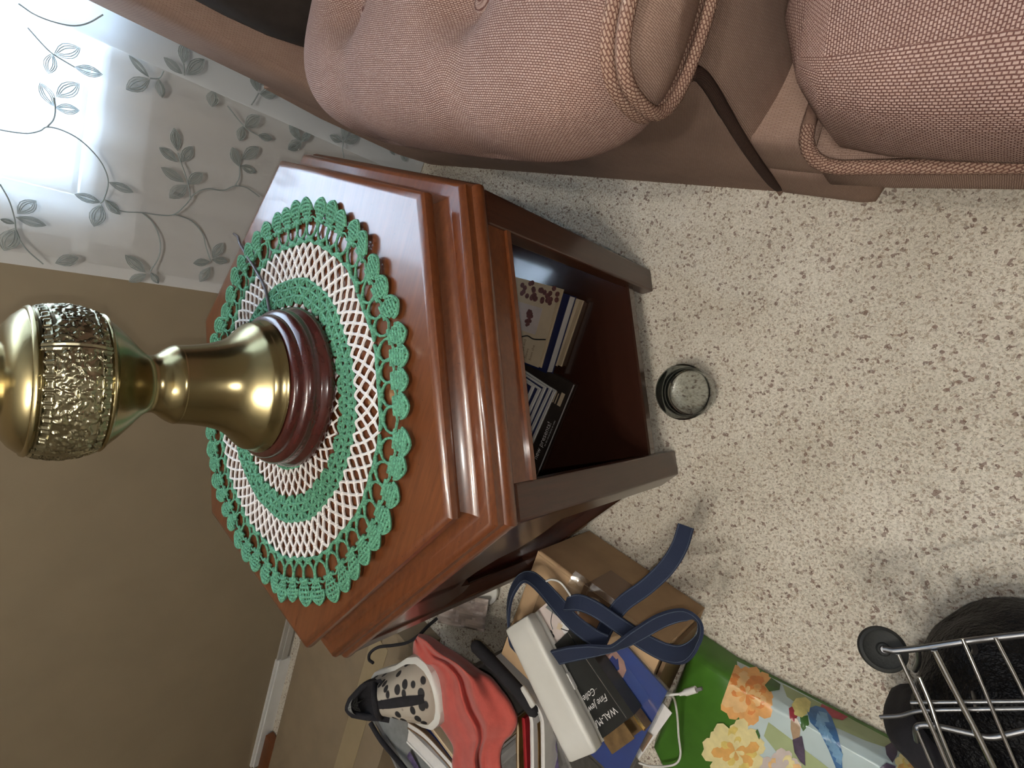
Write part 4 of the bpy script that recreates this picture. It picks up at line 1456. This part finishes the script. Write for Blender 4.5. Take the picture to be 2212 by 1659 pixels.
m.add([(p[0], p[1], 0.004) for p in edge], [tuple(range(n - 1, -1, -1))])
m.build('bag_body', M_GREENBAG, tote, 0.9)


def bag_z(x, y):
    """height of the bag's upper side over a floor point"""
    best = 0.0
    for i in range(n):
        ax, ay = edge[i][0] - cx_, edge[i][1] - cy_
        bx, by = edge[(i + 1) % n][0] - cx_, edge[(i + 1) % n][1] - cy_
        qx, qy = x - cx_, y - cy_
        det = ax * by - ay * bx
        u_, w_ = (qx * by - qy * bx) / det, (ax * qy - ay * qx) / det
        if u_ >= -1e-9 and w_ >= -1e-9:
            best = u_ + w_
    pts_ = [(0, TZ), (0.90, TZ), (0.955, 0.053), (0.985, 0.034), (1.0, 0.012), (1.02, 0.004)]
    return float(np.interp(best, [p[0] for p in pts_], [p[1] for p in pts_]))


def on_bag(px, py, e):
    lo, hi = 0.002, 0.075
    for _ in range(30):
        z = (lo + hi) / 2
        p = at(px, py, z)
        if bag_z(p.x, p.y) > z:
            lo = z
        else:
            hi = z
    return at(px, py, hi + e)


def patch(name, poly, mat, e, parent=tote, steps=5):
    """flat print lying on the bag: polygon in photo pixels, fanned and subdivided to follow the surface"""
    cx, cy = sum(p[0] for p in poly) / len(poly), sum(p[1] for p in poly) / len(poly)
    fine = []
    for i, p in enumerate(poly):
        q = poly[(i + 1) % len(poly)]
        c = max(1, int(math.hypot(q[0] - p[0], q[1] - p[1]) / 12))
        fine += [(p[0] + (q[0] - p[0]) * j / c, p[1] + (q[1] - p[1]) * j / c) for j in range(c)]
    poly = fine
    steps = max(3, int(max(math.hypot(p[0] - cx, p[1] - cy) for p in poly) / 10))
    k = len(poly)
    v = [on_bag(cx, cy, e)]
    for s in range(1, steps + 1):
        v += [on_bag(cx + (p[0] - cx) * s / steps, cy + (p[1] - cy) * s / steps, e) for p in poly]
    f = [(0, 1 + i, 1 + (i + 1) % k) for i in range(k)]
    for s in range(steps - 1):
        o = 1 + s * k
        f += [(o + i, o + (i + 1) % k, o + k + (i + 1) % k, o + k + i) for i in range(k)]
    return MB().add(v, f).build(name, mat, parent, 1.0)


M_SKYP = plain('pale_sky_print', (0.50, 0.60, 0.60), 0.3, 0.12, 10)
M_LGREENP = plain('pale_green_print', (0.36, 0.42, 0.22), 0.3, 0.15, 12)
M_ORP = [plain('orange_petal_print', (0.72, 0.26, 0.07), 0.3, 0.15, 60), plain('light_orange_petal_print', (0.78, 0.40, 0.14), 0.3, 0.15, 60), plain('peach_petal_print', (0.80, 0.52, 0.24), 0.3, 0.12, 60)]
M_YEP = [plain('yellow_petal_print', (0.72, 0.56, 0.16), 0.3, 0.15, 60), plain('pale_yellow_petal_print', (0.78, 0.68, 0.34), 0.3, 0.12, 60), plain('amber_petal_print', (0.72, 0.40, 0.12), 0.3, 0.15, 60)]
M_BIRDY = plain('yellow_feather_print', (0.66, 0.58, 0.22), 0.3, 0.2, 80)
M_BIRDB = plain('blue_feather_print', (0.06, 0.16, 0.34), 0.3, 0.25, 60)
M_BIRDL = plain('light_blue_feather_print', (0.17, 0.32, 0.48), 0.3, 0.2, 60)
M_BIRDR = plain('red_feather_print', (0.34, 0.045, 0.06), 0.3, 0.25, 60)
M_BIRDT = plain('tan_feather_print', (0.38, 0.26, 0.16), 0.3, 0.2, 80)
M_BIRDP = plain('dark_purple_feather_print', (0.075, 0.055, 0.09), 0.3, 0.3, 80)
M_LEAFP = plain('dark_green_leaf_print', (0.05, 0.13, 0.03), 0.3, 0.2, 40)
patch('sky_print', [(1592, 1428), (1700, 1480), (1820, 1543), (1945, 1610), (2010, 1700), (1640, 1700), (1600, 1600)], M_SKYP, 0.0018, steps=16)
patch('grass_print', [(1690, 1478), (1800, 1533), (1940, 1606), (1945, 1625), (1870, 1600), (1780, 1560), (1700, 1505)], M_LGREENP, 0.0021, steps=10)
patch('grass_print', [(1660, 1560), (1700, 1590), (1790, 1659), (1760, 1690), (1690, 1640), (1650, 1590)], M_LGREENP, 0.0021, steps=10)


def petal(cx, cy, a, L, w):
    d = (math.cos(a), math.sin(a))
    nx = (-d[1], d[0])
    return [(cx + d[0] * L * s + nx[0] * w * h, cy + d[1] * L * s + nx[1] * w * h) for s, h in ((0, 0), (.3, .55), (.65, 1), (.9, .75), (1.0, 0.1), (.9, -.75), (.65, -1), (.3, -.55))]


def bloom(cx, cy, R, mats, clip=None):
    e = 0.0025
    for ring, (rr, cnt) in enumerate(((1.0, 15), (0.78, 13), (0.56, 10), (0.34, 7))):
        for k in range(cnt):
            a = 2 * PI * (k + 0.5 * (ring % 2)) / cnt + rnd.uniform(-0.12, 0.12)
            L = R * rr * rnd.uniform(0.85, 1.12)
            pp = petal(cx, cy, a, L, L * 0.24)
            if clip:
                pp = [(max(x, clip(y)), y) for x, y in pp]
            patch('petal_print', pp, mats[rnd.randrange(3) if ring else 1], e, steps=3)
            e += 0.00001
        e += 0.00015


seam = lambda y: 1592 - (y - 1425) * 0.36
bloom(1612, 1500, 66, M_ORP, seam)
bloom(1588, 1622, 66, M_YEP)
bloom(1690, 1668, 50, [M_ORP[2], M_PINKW, M_YEP[1]])
bloom(1975, 1655, 45, M_YEP)
patch('leaf_print', [(1652, 1480), (1666, 1464), (1686, 1478), (1684, 1490), (1662, 1494)], M_LEAFP, 0.0042)
patch('leaf_print', [(1632, 1580), (1636, 1575), (1642, 1590), (1640, 1598)], M_LEAFP, 0.0042)
patch('flower_print', [(1912, 1612), (1928, 1602), (1940, 1610), (1938, 1630), (1928, 1648), (1915, 1630)], M_BIRDP, 0.0038)
patch('flower_print', [(1900, 1659), (1915, 1648), (1935, 1655), (1930, 1690), (1905, 1690)], M_BIRDP, 0.0038)
# the parrot
patch('bird_print', [(1775, 1520), (1800, 1532), (1832, 1548), (1820, 1556), (1790, 1548), (1770, 1535)], M_BIRDR, 0.0032)
patch('bird_print', [(1704, 1530), (1712, 1525), (1724, 1545), (1716, 1560), (1706, 1552)], M_BIRDR, 0.0032)
patch('bird_print', [(1708, 1552), (1722, 1552), (1730, 1570), (1726, 1600), (1714, 1602), (1708, 1575)], M_BIRDT, 0.0034)
patch('bird_print', [(1728, 1548), (1745, 1545), (1748, 1565), (1735, 1580), (1730, 1570)], M_LEAFP, 0.0033)
patch('bird_print', [(1712, 1598), (1732, 1590), (1738, 1620), (1740, 1655), (1728, 1645), (1716, 1625)], M_BIRDP, 0.0036)
patch('bird_print', [(1710, 1522), (1720, 1508), (1740, 1506), (1752, 1516), (1748, 1538), (1732, 1550), (1716, 1544)], M_BIRDY, 0.0038)
patch('bird_print', [(1742, 1532), (1762, 1524), (1782, 1530), (1796, 1548), (1808, 1580), (1818, 1620), (1820, 1665), (1806, 1660), (1790, 1620), (1770, 1580), (1750, 1560)], M_BIRDB, 0.0036, steps=6)
for k in range(7):
    x0, y0 = 1752 + k * 7.5, 1545 + k * 13
    patch('feather_print', [(x0 + 14, y0 - 6), (x0 + 24, y0 + 6), (x0 + 20, y0 + 30), (x0 + 8, y0 + 22)], M_BIRDL, 0.0039 + k * 0.0001, steps=2)
patch('bird_print', [(1768, 1536), (1786, 1540), (1792, 1560), (1778, 1560)], M_BIRDL, 0.0040)

# ================================================================== WIRE CART AND BIN BAG
WZ_ = 0.215
cart = thing('wire_cart', 'chrome wire cart with a black wheel tipped over beside the printed tote', 'cart', (0, 0, 0))


def wire(pts, r, mat, name='wire', n=5):
    return MB().tube(spline([at(x, y, z) for x, y, z in pts], n), r, 8).build(name, mat, cart, 1.2)


w1, w2 = 0.0021, 0.0016
wire([(1928, 1406, WZ_), (1983, 1401, WZ_), (2077, 1387, WZ_ + .003), (2140, 1379, WZ_), (2212, 1371, WZ_), (2330, 1358, WZ_)], 0.0030, M_STEELG, 'frame_wire')
wire([(1967, 1518, WZ_ - .012), (2072, 1517, WZ_ - .012), (2212, 1515, WZ_ - .012), (2330, 1512, WZ_ - .012)], 0.0019, M_STEELG, 'cross_wire')
wire([(1901, 1549, WZ_ - .012), (1945, 1546, WZ_ - .010), (1986, 1536, WZ_ - .008), (2072, 1533, WZ_ - .008), (2212, 1531, WZ_ - .008), (2330, 1528, WZ_ - .008)], 0.0020, M_STEELG, 'cross_wire')
wire([(1981, 1600, WZ_ - .03), (1978, 1578, WZ_ - .006), (1988, 1567, WZ_ - .006), (2024, 1569, WZ_ - .006), (2102, 1586, WZ_ - .004), (2146, 1593, WZ_ - .004), (2212, 1579, WZ_ - .006), (2330, 1560, WZ_ - .006)], 0.0027, M_STEELG, 'frame_wire')
wire([(1940, 1413, WZ_ + .004), (2008, 1561, WZ_ + .004), (2045, 1648, WZ_ + .004), (2095, 1760, WZ_ + .004)], w1, M_CHROME)
wire([(1986, 1463, WZ_ - .004), (2008, 1516, WZ_ - .002), (2026, 1570, WZ_), (2061, 1657, WZ_), (2100, 1750, WZ_)], w1, M_CHROME)
wire([(2018, 1405, WZ_ + .005), (2072, 1510, WZ_ + .004), (2107, 1577, WZ_ + .004), (2146, 1657, WZ_ + .004), (2195, 1760, WZ_)], 0.0028, M_CHROME)
wire([(2079, 1380, WZ_ + .008), (2122, 1480, WZ_ + .010), (2164, 1582, WZ_ + .010), (2196, 1657, WZ_ + .010), (2240, 1760, WZ_ + .01)], w2, M_CHROME)
wire([(1981, 1577, WZ_), (2015, 1657, WZ_), (2060, 1760, WZ_)], w2, M_CHROME)
wire([(2150, 1378, WZ_ + .006), (2212, 1500, WZ_ + .006), (2270, 1640, WZ_ + .006)], w2, M_CHROME)
wire([(1983, 1402, WZ_), (1984, 1428, WZ_ - .02), (1976, 1448, WZ_ - .045)], 0.0026, M_STEELG, 'bracket')
wire([(2098, 1386, WZ_), (2106, 1402, WZ_ - .015), (2104, 1410, WZ_ - .03)], 0.0024, M_STEELG, 'bracket')
# legs of the frame down to the floor, inside the bag's shadow
for x, y in ((2110, 1534), (2230, 1532)):
    p = at(x, y, WZ_ - 0.01)
    MB().tube([(p.x, p.y, WZ_ - 0.01), (p.x, p.y, 0.006)], 0.0020, 8).build('frame_leg', M_STEELG, cart, 1.2)
# wheel
wc_ = at(1906, 1402, 0.205)
wh = MB()
wh.lathe([(r_ * 0.66, z_ * 0.66) for r_, z_ in ((0.0, -0.008), (0.026, -0.008), (0.031, -0.006), (0.0325, -0.002), (0.0325, 0.003), (0.031, 0.0065), (0.027, 0.008), (0.024, 0.006), (0.010, 0.006), (0.008, 0.009), (0.0, 0.009))], (0, 0), 48)
o = wh.build('wheel', M_BLACKR, cart, 0.8)
o.location = wc_
o.rotation_euler = Vector((0.42, -0.10, 0.9)).to_track_quat('Z', 'Y').to_euler()
hb = MB().lathe([(0.0, 0.006), (0.0036, 0.006), (0.0033, 0.0085), (0.0, 0.009)], (0, 0), 20)
hb.build('hub_cap', M_STEELG, o, 0.8)
wire([(1908, 1402, 0.214), (1930, 1406, WZ_)], 0.0030, M_STEELG, 'axle')


def blob(c, r, seed, amp, nu=36, nv=24, sq=0.8):
    g = np.random.default_rng(seed)
    K = g.normal(0, 1, (14, 3)) * 2.6
    ph = g.uniform(0, 6.28, 14)
    def fn(u, v):
        a, b = u * 2 * PI, (v - 0.5) * PI
        d = np.array([math.cos(b) * math.cos(a), math.cos(b) * math.sin(a), math.sin(b)])
        s = 1 + amp * float(np.sum(np.abs(np.sin(K @ d + ph))) / 14 - 0.6) * 2.2
        p = [c[i] + r[i] * s * math.copysign(abs(d[i]) ** sq, d[i]) for i in range(3)]
        p[2] = max(p[2], 0.006)
        return tuple(p), (u, v)
    return fn


m = MB()
m.grid(blob((-0.030, -0.835, 0.090), (0.104, 0.112, 0.096), 5, 0.16), 72, 40)
weldb = m.build('bin_bag', M_BINBAG, None, 3.0)
tag(weldb, 'shiny black plastic bin bag held inside the wire cart', 'bag')
m = MB()
m.grid(blob((-0.110, -0.790, 0.088), (0.032, 0.070, 0.090), 11, 0.2), 40, 24)
o = m.build('bundled_cloth', M_BLACKF, None, 3.0)
tag(o, 'black cloth bundle poking out of the wire cart towards the printed tote', 'cloth')

# ================================================================== GREY FELT TOTE WITH READING MATTER
fb = thing('felt_tote', 'grey felt tote full of books and magazines left of the cardboard box', 'bag', (0, 0, 0))
FZ = 0.158
rim = [(-0.783, 0.000), (-0.425, -0.228), (-0.430, -0.370), (-0.520, -0.520), (-0.900, -0.330)]
fcx, fcy = sum(p[0] for p in rim) / 5, sum(p[1] for p in rim) / 5
for k in range(5):
    (xa, ya), (xb, yb) = rim[k], rim[(k + 1) % 5]
    m = MB()
    ia = (fcx + (xa - fcx) * 0.975, fcy + (ya - fcy) * 0.975)
    ib = (fcx + (xb - fcx) * 0.975, fcy + (yb - fcy) * 0.975)
    m.prism([(xa, ya), (xb, yb), ib, ia], 0.006, FZ)
    m.build('felt_wall', M_GREYFELT, fb)
MB().prism([(fcx + (x - fcx) * 0.97, fcy + (y - fcy) * 0.97) for x, y in rim], 0.006, 0.012).build('felt_bottom', M_GREYFELT, fb)
pts = [at(800, 1562, 0.168), at(822, 1598, 0.168), at(850, 1632, 0.168), at(875, 1662, 0.168), at(920, 1720, 0.168)]
MB().tube(spline(pts, 6), 0.005, 8).build('black_binding', M_BLACKF, fb, 1.2)
# dark handle lying over the rim
m = MB()
pts = [at(1024, 1392, 0.185), at(1045, 1412, 0.190), at(1085, 1455, 0.192), at(1125, 1500, 0.188), at(1160, 1545, 0.180)]
m.tube(spline(pts, 5), [0.008] + [0.0110] * 19 + [0.005], 8)
m.build('handle', M_BLACKF, fb, 1.0)
# purple lining showing at the corners
for a_, b_ in (((882, 1628), (905, 1668)), ((1192, 1590), (1200, 1668))):
    p, q = at(*a_, 0.150), at(*b_, 0.150)
    m = MB()
    d = (q - p).normalized()
    nn = Vector((-d.y, d.x, 0))
    m.grid(lambda u, v: (tuple(p + (q - p) * u + nn * (0.016 * (v - 0.5)) + Vector((0, 0, 0.006 * math.sin(u * 9) * math.sin(v * PI)))), (u, v)), 10, 5)
    m.build('lining', M_PURPLE, fb, 2.0)


def grounded(name, label, cat, path, z, th, zbot, mat, mat_top=None, group=None):
    """a thin volume standing on edge: its upper edge follows the path (photo pixels at height z)"""
    C = spline([at(x, y, z) for x, y in path], 5)
    o = C[0]
    b = thing(name, label, cat, (o.x, o.y, zbot), 0, group)
    L, R = [], []
    for i, p in enumerate(C):
        tg = (C[min(i + 1, len(C) - 1)] - C[max(i - 1, 0)])
        nn = Vector((-tg.y, tg.x, 0)).normalized()
        L.append((p + nn * th / 2 - o).to_2d())
        R.append((p - nn * th / 2 - o).to_2d())
    H = z - zbot
    def strip(f0, f1, z0, z1):
        m = MB()
        k = len(C)
        A = [l * (1 - f0) + r * f0 for l, r in zip(L, R)]
        B = [l * (1 - f1) + r * f1 for l, r in zip(L, R)]
        v = [(p.x, p.y, zz_) for zz_ in (z0, z1) for q in (A, B) for p in q]
        f = []
        for i in range(k - 1):
            f += [(i, k + i, k + i + 1, i + 1), (2 * k + i, 2 * k + i + 1, 3 * k + i + 1, 3 * k + i), (i, i + 1, 2 * k + i + 1, 2 * k + i), (k + i, 3 * k + i, 3 * k + i + 1, k + i + 1)]
        f += [(0, 2 * k, 3 * k, k), (k - 1, 2 * k - 1, 4 * k - 1, 3 * k - 1)]
        return m.add(v, f)
    cvr = strip(0, 0.14, 0, H)
    c2_ = strip(0.86, 1, 0, H)
    cvr.add(c2_.v, c2_.f)
    cvr.build('cover', mat, b)
    strip(0.15, 0.85, 0.001, H - 0.0015).build('pages', mat_top or mat, b)
    return b


GB = 'books standing in the felt tote'
grounded('hardback_book', 'thick white book at the left of the felt tote', 'book', [(880, 1590), (915, 1625), (960, 1672), (1000, 1715)], 0.185, 0.030, 0.013, M_PAPER, M_PAPER, GB)
grounded('hardback_book', 'white book with brown lines beside the thick white one', 'book', [(880, 1566), (915, 1590), (955, 1632), (1000, 1685)], 0.188, 0.014, 0.013, M_DKTEXT, M_PAPER, GB)
grounded('hardback_book', 'pale blue slim book in the middle of the felt tote', 'book', [(896, 1568), (919, 1590), (949, 1630), (984, 1680)], 0.178, 0.010, 0.013, M_GREYCL, M_PINKW, GB)
grounded('hardback_book', 'navy slim book next to the red cloth', 'book', [(903, 1555), (935, 1585), (965, 1622), (1000, 1668)], 0.184, 0.009, 0.013, M_NAVY, M_NAVY, GB)
grounded('hardback_book', 'tan slim book nearest the red cloth', 'book', [(910, 1548), (940, 1585), (970, 1625), (1005, 1672)], 0.190, 0.007, 0.013, M_CREAM, M_CREAM, GB)
GM = 'magazines standing at the right of the felt tote'
grounded('magazine', 'cream magazine close under the red cloth', 'magazine', [(1114, 1552), (1118, 1570), (1118, 1620), (1119, 1690)], 0.176, 0.0065, 0.013, M_BROWNC, M_CREAM, GM)
grounded('magazine', 'red magazine between two cream ones', 'magazine', [(1130, 1552), (1132, 1575), (1134, 1620), (1137, 1690)], 0.176, 0.0065, 0.013, M_REDC, M_REDC, GM)
grounded('magazine', 'cream magazine bent along its top, right of the red one', 'magazine', [(1068, 1448), (1100, 1486), (1134, 1524), (1147, 1552), (1149, 1590), (1150, 1690)], 0.178, 0.0070, 0.013, M_PAPER, M_PAPER, GM)
grounded('magazine', 'brown picture magazine between two bent cream ones', 'magazine', [(1158, 1562), (1160, 1590), (1161, 1620), (1162, 1690)], 0.168, 0.0060, 0.013, M_BROWNC, M_BROWNC, GM)
grounded('magazine', 'outermost bent cream magazine near the white case', 'magazine', [(1064, 1424), (1100, 1462), (1145, 1510), (1168, 1546), (1172, 1585), (1173, 1690)], 0.182, 0.0075, 0.013, M_PAPER, M_PAPER, GM)
# grey wrinkled cloth in the tote under the shoe
def clothgrid(left, right, zfn, nu=40, nv=26):
    Lc_, Rc_ = spline([(x, y, 0) for x, y in left], 6), spline([(x, y, 0) for x, y in right], 6)
    def pick(C, t_):
        k = t_ * (len(C) - 1)
        i = min(int(k), len(C) - 2)
        return C[i].lerp(C[i + 1], k - i)
    def fn(u, v):
        a, b = pick(Lc_, u), pick(Rc_, u)
        p = a.lerp(b, v)
        w = at(p.x, p.y, zfn(u, v))
        return tuple(w), (u, v)
    return MB().grid(fn, nu, nv)


m = clothgrid([(800, 1555), (840, 1600), (880, 1659), (930, 1720)], [(960, 1470), (1000, 1560), (1020, 1620), (1060, 1700)], lambda u, v: 0.150 + 0.010 * math.sin(u * 7 + v * 5) * math.sin(v * 8), 30, 30)
o = m.build('folded_cloth', M_GREYCL, None, 3.0)
sm = o.modifiers.new('thickness', 'SOLIDIFY')
sm.thickness = 0.003
tag(o, 'grey wrinkled cloth lying in the felt tote under the leopard shoe', 'cloth')


# coral red cloth with long folds
def redz(u, v):
    e = min(v, 1 - v)
    z = 0.188 + 0.040 * math.sin(PI * v) ** 0.6 * (0.5 + 0.5 * math.sin(PI * min(1, u * 1.3)))
    z += 0.007 * math.sin(v * 11 + u * 3.0) * math.sin(PI * v) + 0.002 * math.sin(v * 24 - u * 5) * (0.3 + 0.7 * u) * math.sin(PI * v)
    z -= 0.022 * math.exp(-((v - 0.42 - 0.12 * u) / 0.05) ** 2) * (u > 0.25) * min(1, (u - 0.25) * 4)
    z -= 0.020 * math.exp(-((v - 0.62 + 0.25 * u) / 0.07) ** 2) * math.exp(-((u - 0.28) / 0.16) ** 2)
    return z


m = clothgrid([(893, 1388), (892, 1412), (900, 1437), (926, 1440), (942, 1470), (940, 1520), (937, 1548), (962, 1585), (978, 1615), (976, 1650), (985, 1700)],
              [(905, 1368), (930, 1374), (960, 1394), (1000, 1418), (1036, 1446), (1062, 1462), (1085, 1490), (1105, 1518), (1119, 1556), (1108, 1585), (1090, 1604), (1082, 1640), (1092, 1700)], redz, 70, 60)
o = m.build('red_cloth', M_REDCLOTH, None, 3.0)
sm = o.modifiers.new('thickness', 'SOLIDIFY')
sm.thickness = 0.0025
tag(o, 'crumpled coral red cloth draped over the felt tote', 'cloth')

# leopard print slip-on shoe, toe towards the camera
H0, T0 = at(775, 1512, 0.235), at(938, 1512, 0.235)
dv = T0 - H0
SL = 0.210
shoe = thing('slip_on_shoe', 'black and white leopard print slip-on shoe with white sole on the felt tote', 'shoe', ((H0 + T0) / 2).to_tuple()[:2] + (0.186,), math.atan2(dv.y, dv.x))


def half(t_):   # half width along the sole, heel 0 .. toe 1
    return 0.058 * float(np.interp(t_, [0, .06, .15, .35, .5, .68, .82, .92, .97, 1.0], [0.0, .45, .62, .66, .72, .92, .96, .78, .52, 0.0]))


def shp(t_, s, z):
    bend = 0.006 * math.sin(PI * t_)
    return (SL * (t_ - 0.5), half(t_) * s + bend, z)


m = MB()
TT_ = [0.5 - 0.5 * math.cos(PI * i / 40) for i in range(41)]
out = [(t_, 1) for t_ in TT_] + [(t_, -1) for t_ in TT_[-2:0:-1]]
k = len(out)
v = []
for sc_, z in ((0.98, 0.0), (1.12, 0.004), (1.15, 0.016), (1.13, 0.030), (1.00, 0.034)):
    v += [(p[0] * (1 + (sc_ - 1) * 0.4), p[1] * sc_, p[2]) for p in (shp(t_, s, z) for t_, s in out)]
f = [(j * k + i, j * k + (i + 1) % k, (j + 1) * k + (i + 1) % k, (j + 1) * k + i) for j in range(4) for i in range(k)]
f += [tuple(range(k - 1, -1, -1)), tuple(4 * k + i for i in range(k))]
m.add(v, f)
tag(m.build('sole', M_PINKW if False else M_WHITE, shoe, 0.9), 'thick white sole')


def uz(t_):     # height of the upper's ridge
    return 0.026 + float(np.interp(t_, [0, .05, .3, .5, .62, .75, .88, .97, 1], [.056, .062, .056, .058, .052, .040, .028, .014, .0]))


def upperfn(t0, t1, s0, s1, grow=0.0):
    def fn(u, v):
        t_ = t0 + (t1 - t0) * u
        s = s0 + (s1 - s0) * v
        z = 0.026 + (uz(t_) - 0.026) * (1 - abs(s) ** 2.6) ** 0.75
        p = shp(t_, s * (1.0 - 0.06 * (1 - abs(s))), z)
        return (p[0], p[1] * (1 + grow), p[2] + grow * 0.03), (u, v)
    return fn


m = MB()
m.grid(upperfn(0.42, 0.995, -1, 1), 30, 30)
for s0, s1 in ((-1, -0.80), (0.80, 1)):
    m.grid(upperfn(0.02, 0.42, s0, s1), 20, 8)
m.build('upper', M_LEO, shoe, 2.0)
m = MB()
m.grid(upperfn(0.44, 0.93, -0.16, 0.16, 0.05), 20, 6)
tag(m.build('centre_band', M_BLACKF, shoe, 2.0), 'black elastic band')
m = MB()
m.grid(lambda u, v: (shp(0.005 + 0.48 * u, (v - 0.5) * 1.86, 0.046 + 0.020 * abs(v - 0.5) * 2), (u, v)), 14, 10)
tag(m.build('lining', M_BLACKF, shoe, 2.0), 'black lining')
m = MB()
ring_ = []
for i in range(40):
    a = 2 * PI * i / 40
    t_ = 0.25 + 0.235 * math.cos(a)
    s = 0.84 * math.sin(a)
    z = 0.026 + (uz(t_) - 0.026) * (1 - abs(s) ** 2.6) ** 0.75 + 0.002
    ring_.append(shp(t_, s, z))
m.tube(ring_, 0.0062, 8, closed=True)
m.build('collar', M_BLACKF, shoe, 2.0)
m = MB()
m.grid(upperfn(0.0, 0.10, -0.9, 0.9, 0.06), 6, 20)
tag(m.build('heel_tab', plain('speckled_black_white', (0.16, 0.16, 0.15), 0.8, 0.95, 420), shoe, 2.0), 'speckled heel tab')

# black lace cord looping behind the shoe
pts = [at(806, 1432, 0.20), at(797, 1424, 0.20), at(800, 1410, 0.20), at(818, 1398, 0.19), at(850, 1394, 0.18), at(880, 1388, 0.18), at(905, 1372, 0.19), at(925, 1352, 0.17), at(944, 1336, 0.15)]
o = MB().tube(spline(pts, 6), 0.0032, 8).build('black_cord', M_BLACKF, None, 1.5)
tag(o, 'black cord looping behind the leopard shoe', 'cord')

# small things on the carpet between table and tote
o = MB().lathe([(0.0, 0.0), (0.030, 0.0), (0.034, 0.004), (0.034, 0.010), (0.030, 0.013), (0.0, 0.014)], (0, 0), 40).build('jar_lid', M_WHITE, None, 0.9)
lp_ = at(1052, 1270, 0.01)
o.location = (lp_.x, lp_.y, 0.006)
tag(o, 'round white lid on the carpet against the table side', 'lid')


def crumple(u, v):
    p = at(945 + u * 100 + v * 10, 1345 - u * 20 - v * 70 + u * 40, 0.014 + 0.014 * abs(math.sin(u * 5.0 + v * 3)) + 0.010 * abs(math.sin(v * 9 - u * 4)))
    return tuple(p), (u, v)


m = MB().grid(crumple, 14, 14)
o = m.build('crumpled_paper', M_PINKW, None, 0.2)
sm = o.modifiers.new('thickness', 'SOLIDIFY')
sm.thickness = 0.001
tag(o, 'crumpled off-white paper on the carpet left of the table', 'paper')
o = MB()
rounded(o, (0, 0, 0), (0.017, 0.0065, 0.004), 0.0035, 4)
o = weld(o.build('plastic_clip', M_WHITE))
p_ = at(1140, 1505, 0.188)
o.location = p_
o.rotation_euler = (0, 0, -1.9)
tag(o, 'small white plastic clip between the magazines and the white case', 'clip')

# large flat carton along the wall
ct = thing('flat_carton', 'large flat brown carton taped along its seam, lying in front of the wall', 'box', (0, 0, 0))
m = MB().box(-1.455, -0.64, 0.115, 0.425, 0.001, 0.085).box(-1.455, -0.64, 0.008, 0.113, 0.001, 0.0845)
m.build('panels', M_CARDO, ct)
tag(MB().box(-1.455, -0.70, 0.085, 0.150, 0.0852, 0.0858).build('packing_tape', M_TAPE, ct), 'shiny tan packing tape')
brd = MB()
rounded(brd, (-1.72, 0.485, 0.016), (0.25, 0.075, 0.0145), 0.004, 3)
o = brd.build('wooden_board', M_ORANGEW, None, 0.6)
tag(o, 'orange-brown wooden board lying on the floor at the far left by the wall', 'board')

# the ceiling fitting whose bulbs light the room
def bulb_mat():
    t = NT('warm_bulb')
    t.set(Base_Color=(1, 0.9, 0.75, 1), Emission_Color=(1, 0.85, 0.6, 1), Emission_Strength=8.0)
    t.m.cycles.emission_sampling = 'NONE'
    return t.m


fx = thing('ceiling_fitting', 'brass ceiling fitting with three bare bulbs above the carpet', 'ceiling lamp', (-0.18, -0.83, ZC))
MB().lathe([(0.0, -0.001), (0.09, -0.001), (0.09, -0.02), (0.03, -0.05), (0.0, -0.05)], (0, 0), 32).build('plate', M_BRASS, fx, 0.8)
for bx, by in ((-0.40, -0.75), (-0.17, -1.00), (0.03, -0.75)):
    dx, dy = bx + 0.18, by + 0.83
    em = MATS.get('warm_bulb') or bulb_mat()
    MB().lathe([(0.0, -0.155), (0.02, -0.148), (0.03, -0.13), (0.022, -0.11), (0.012, -0.10), (0, -0.10)][::-1], (dx, dy), 20).build('bulb', em, fx, 2.0)
    MB().tube([(0, 0, -0.04), (dx * 0.5, dy * 0.5, -0.08), (dx, dy, -0.06), (dx, dy, -0.10)], 0.008, 8).build('arm', M_BRASS, fx, 1.0)
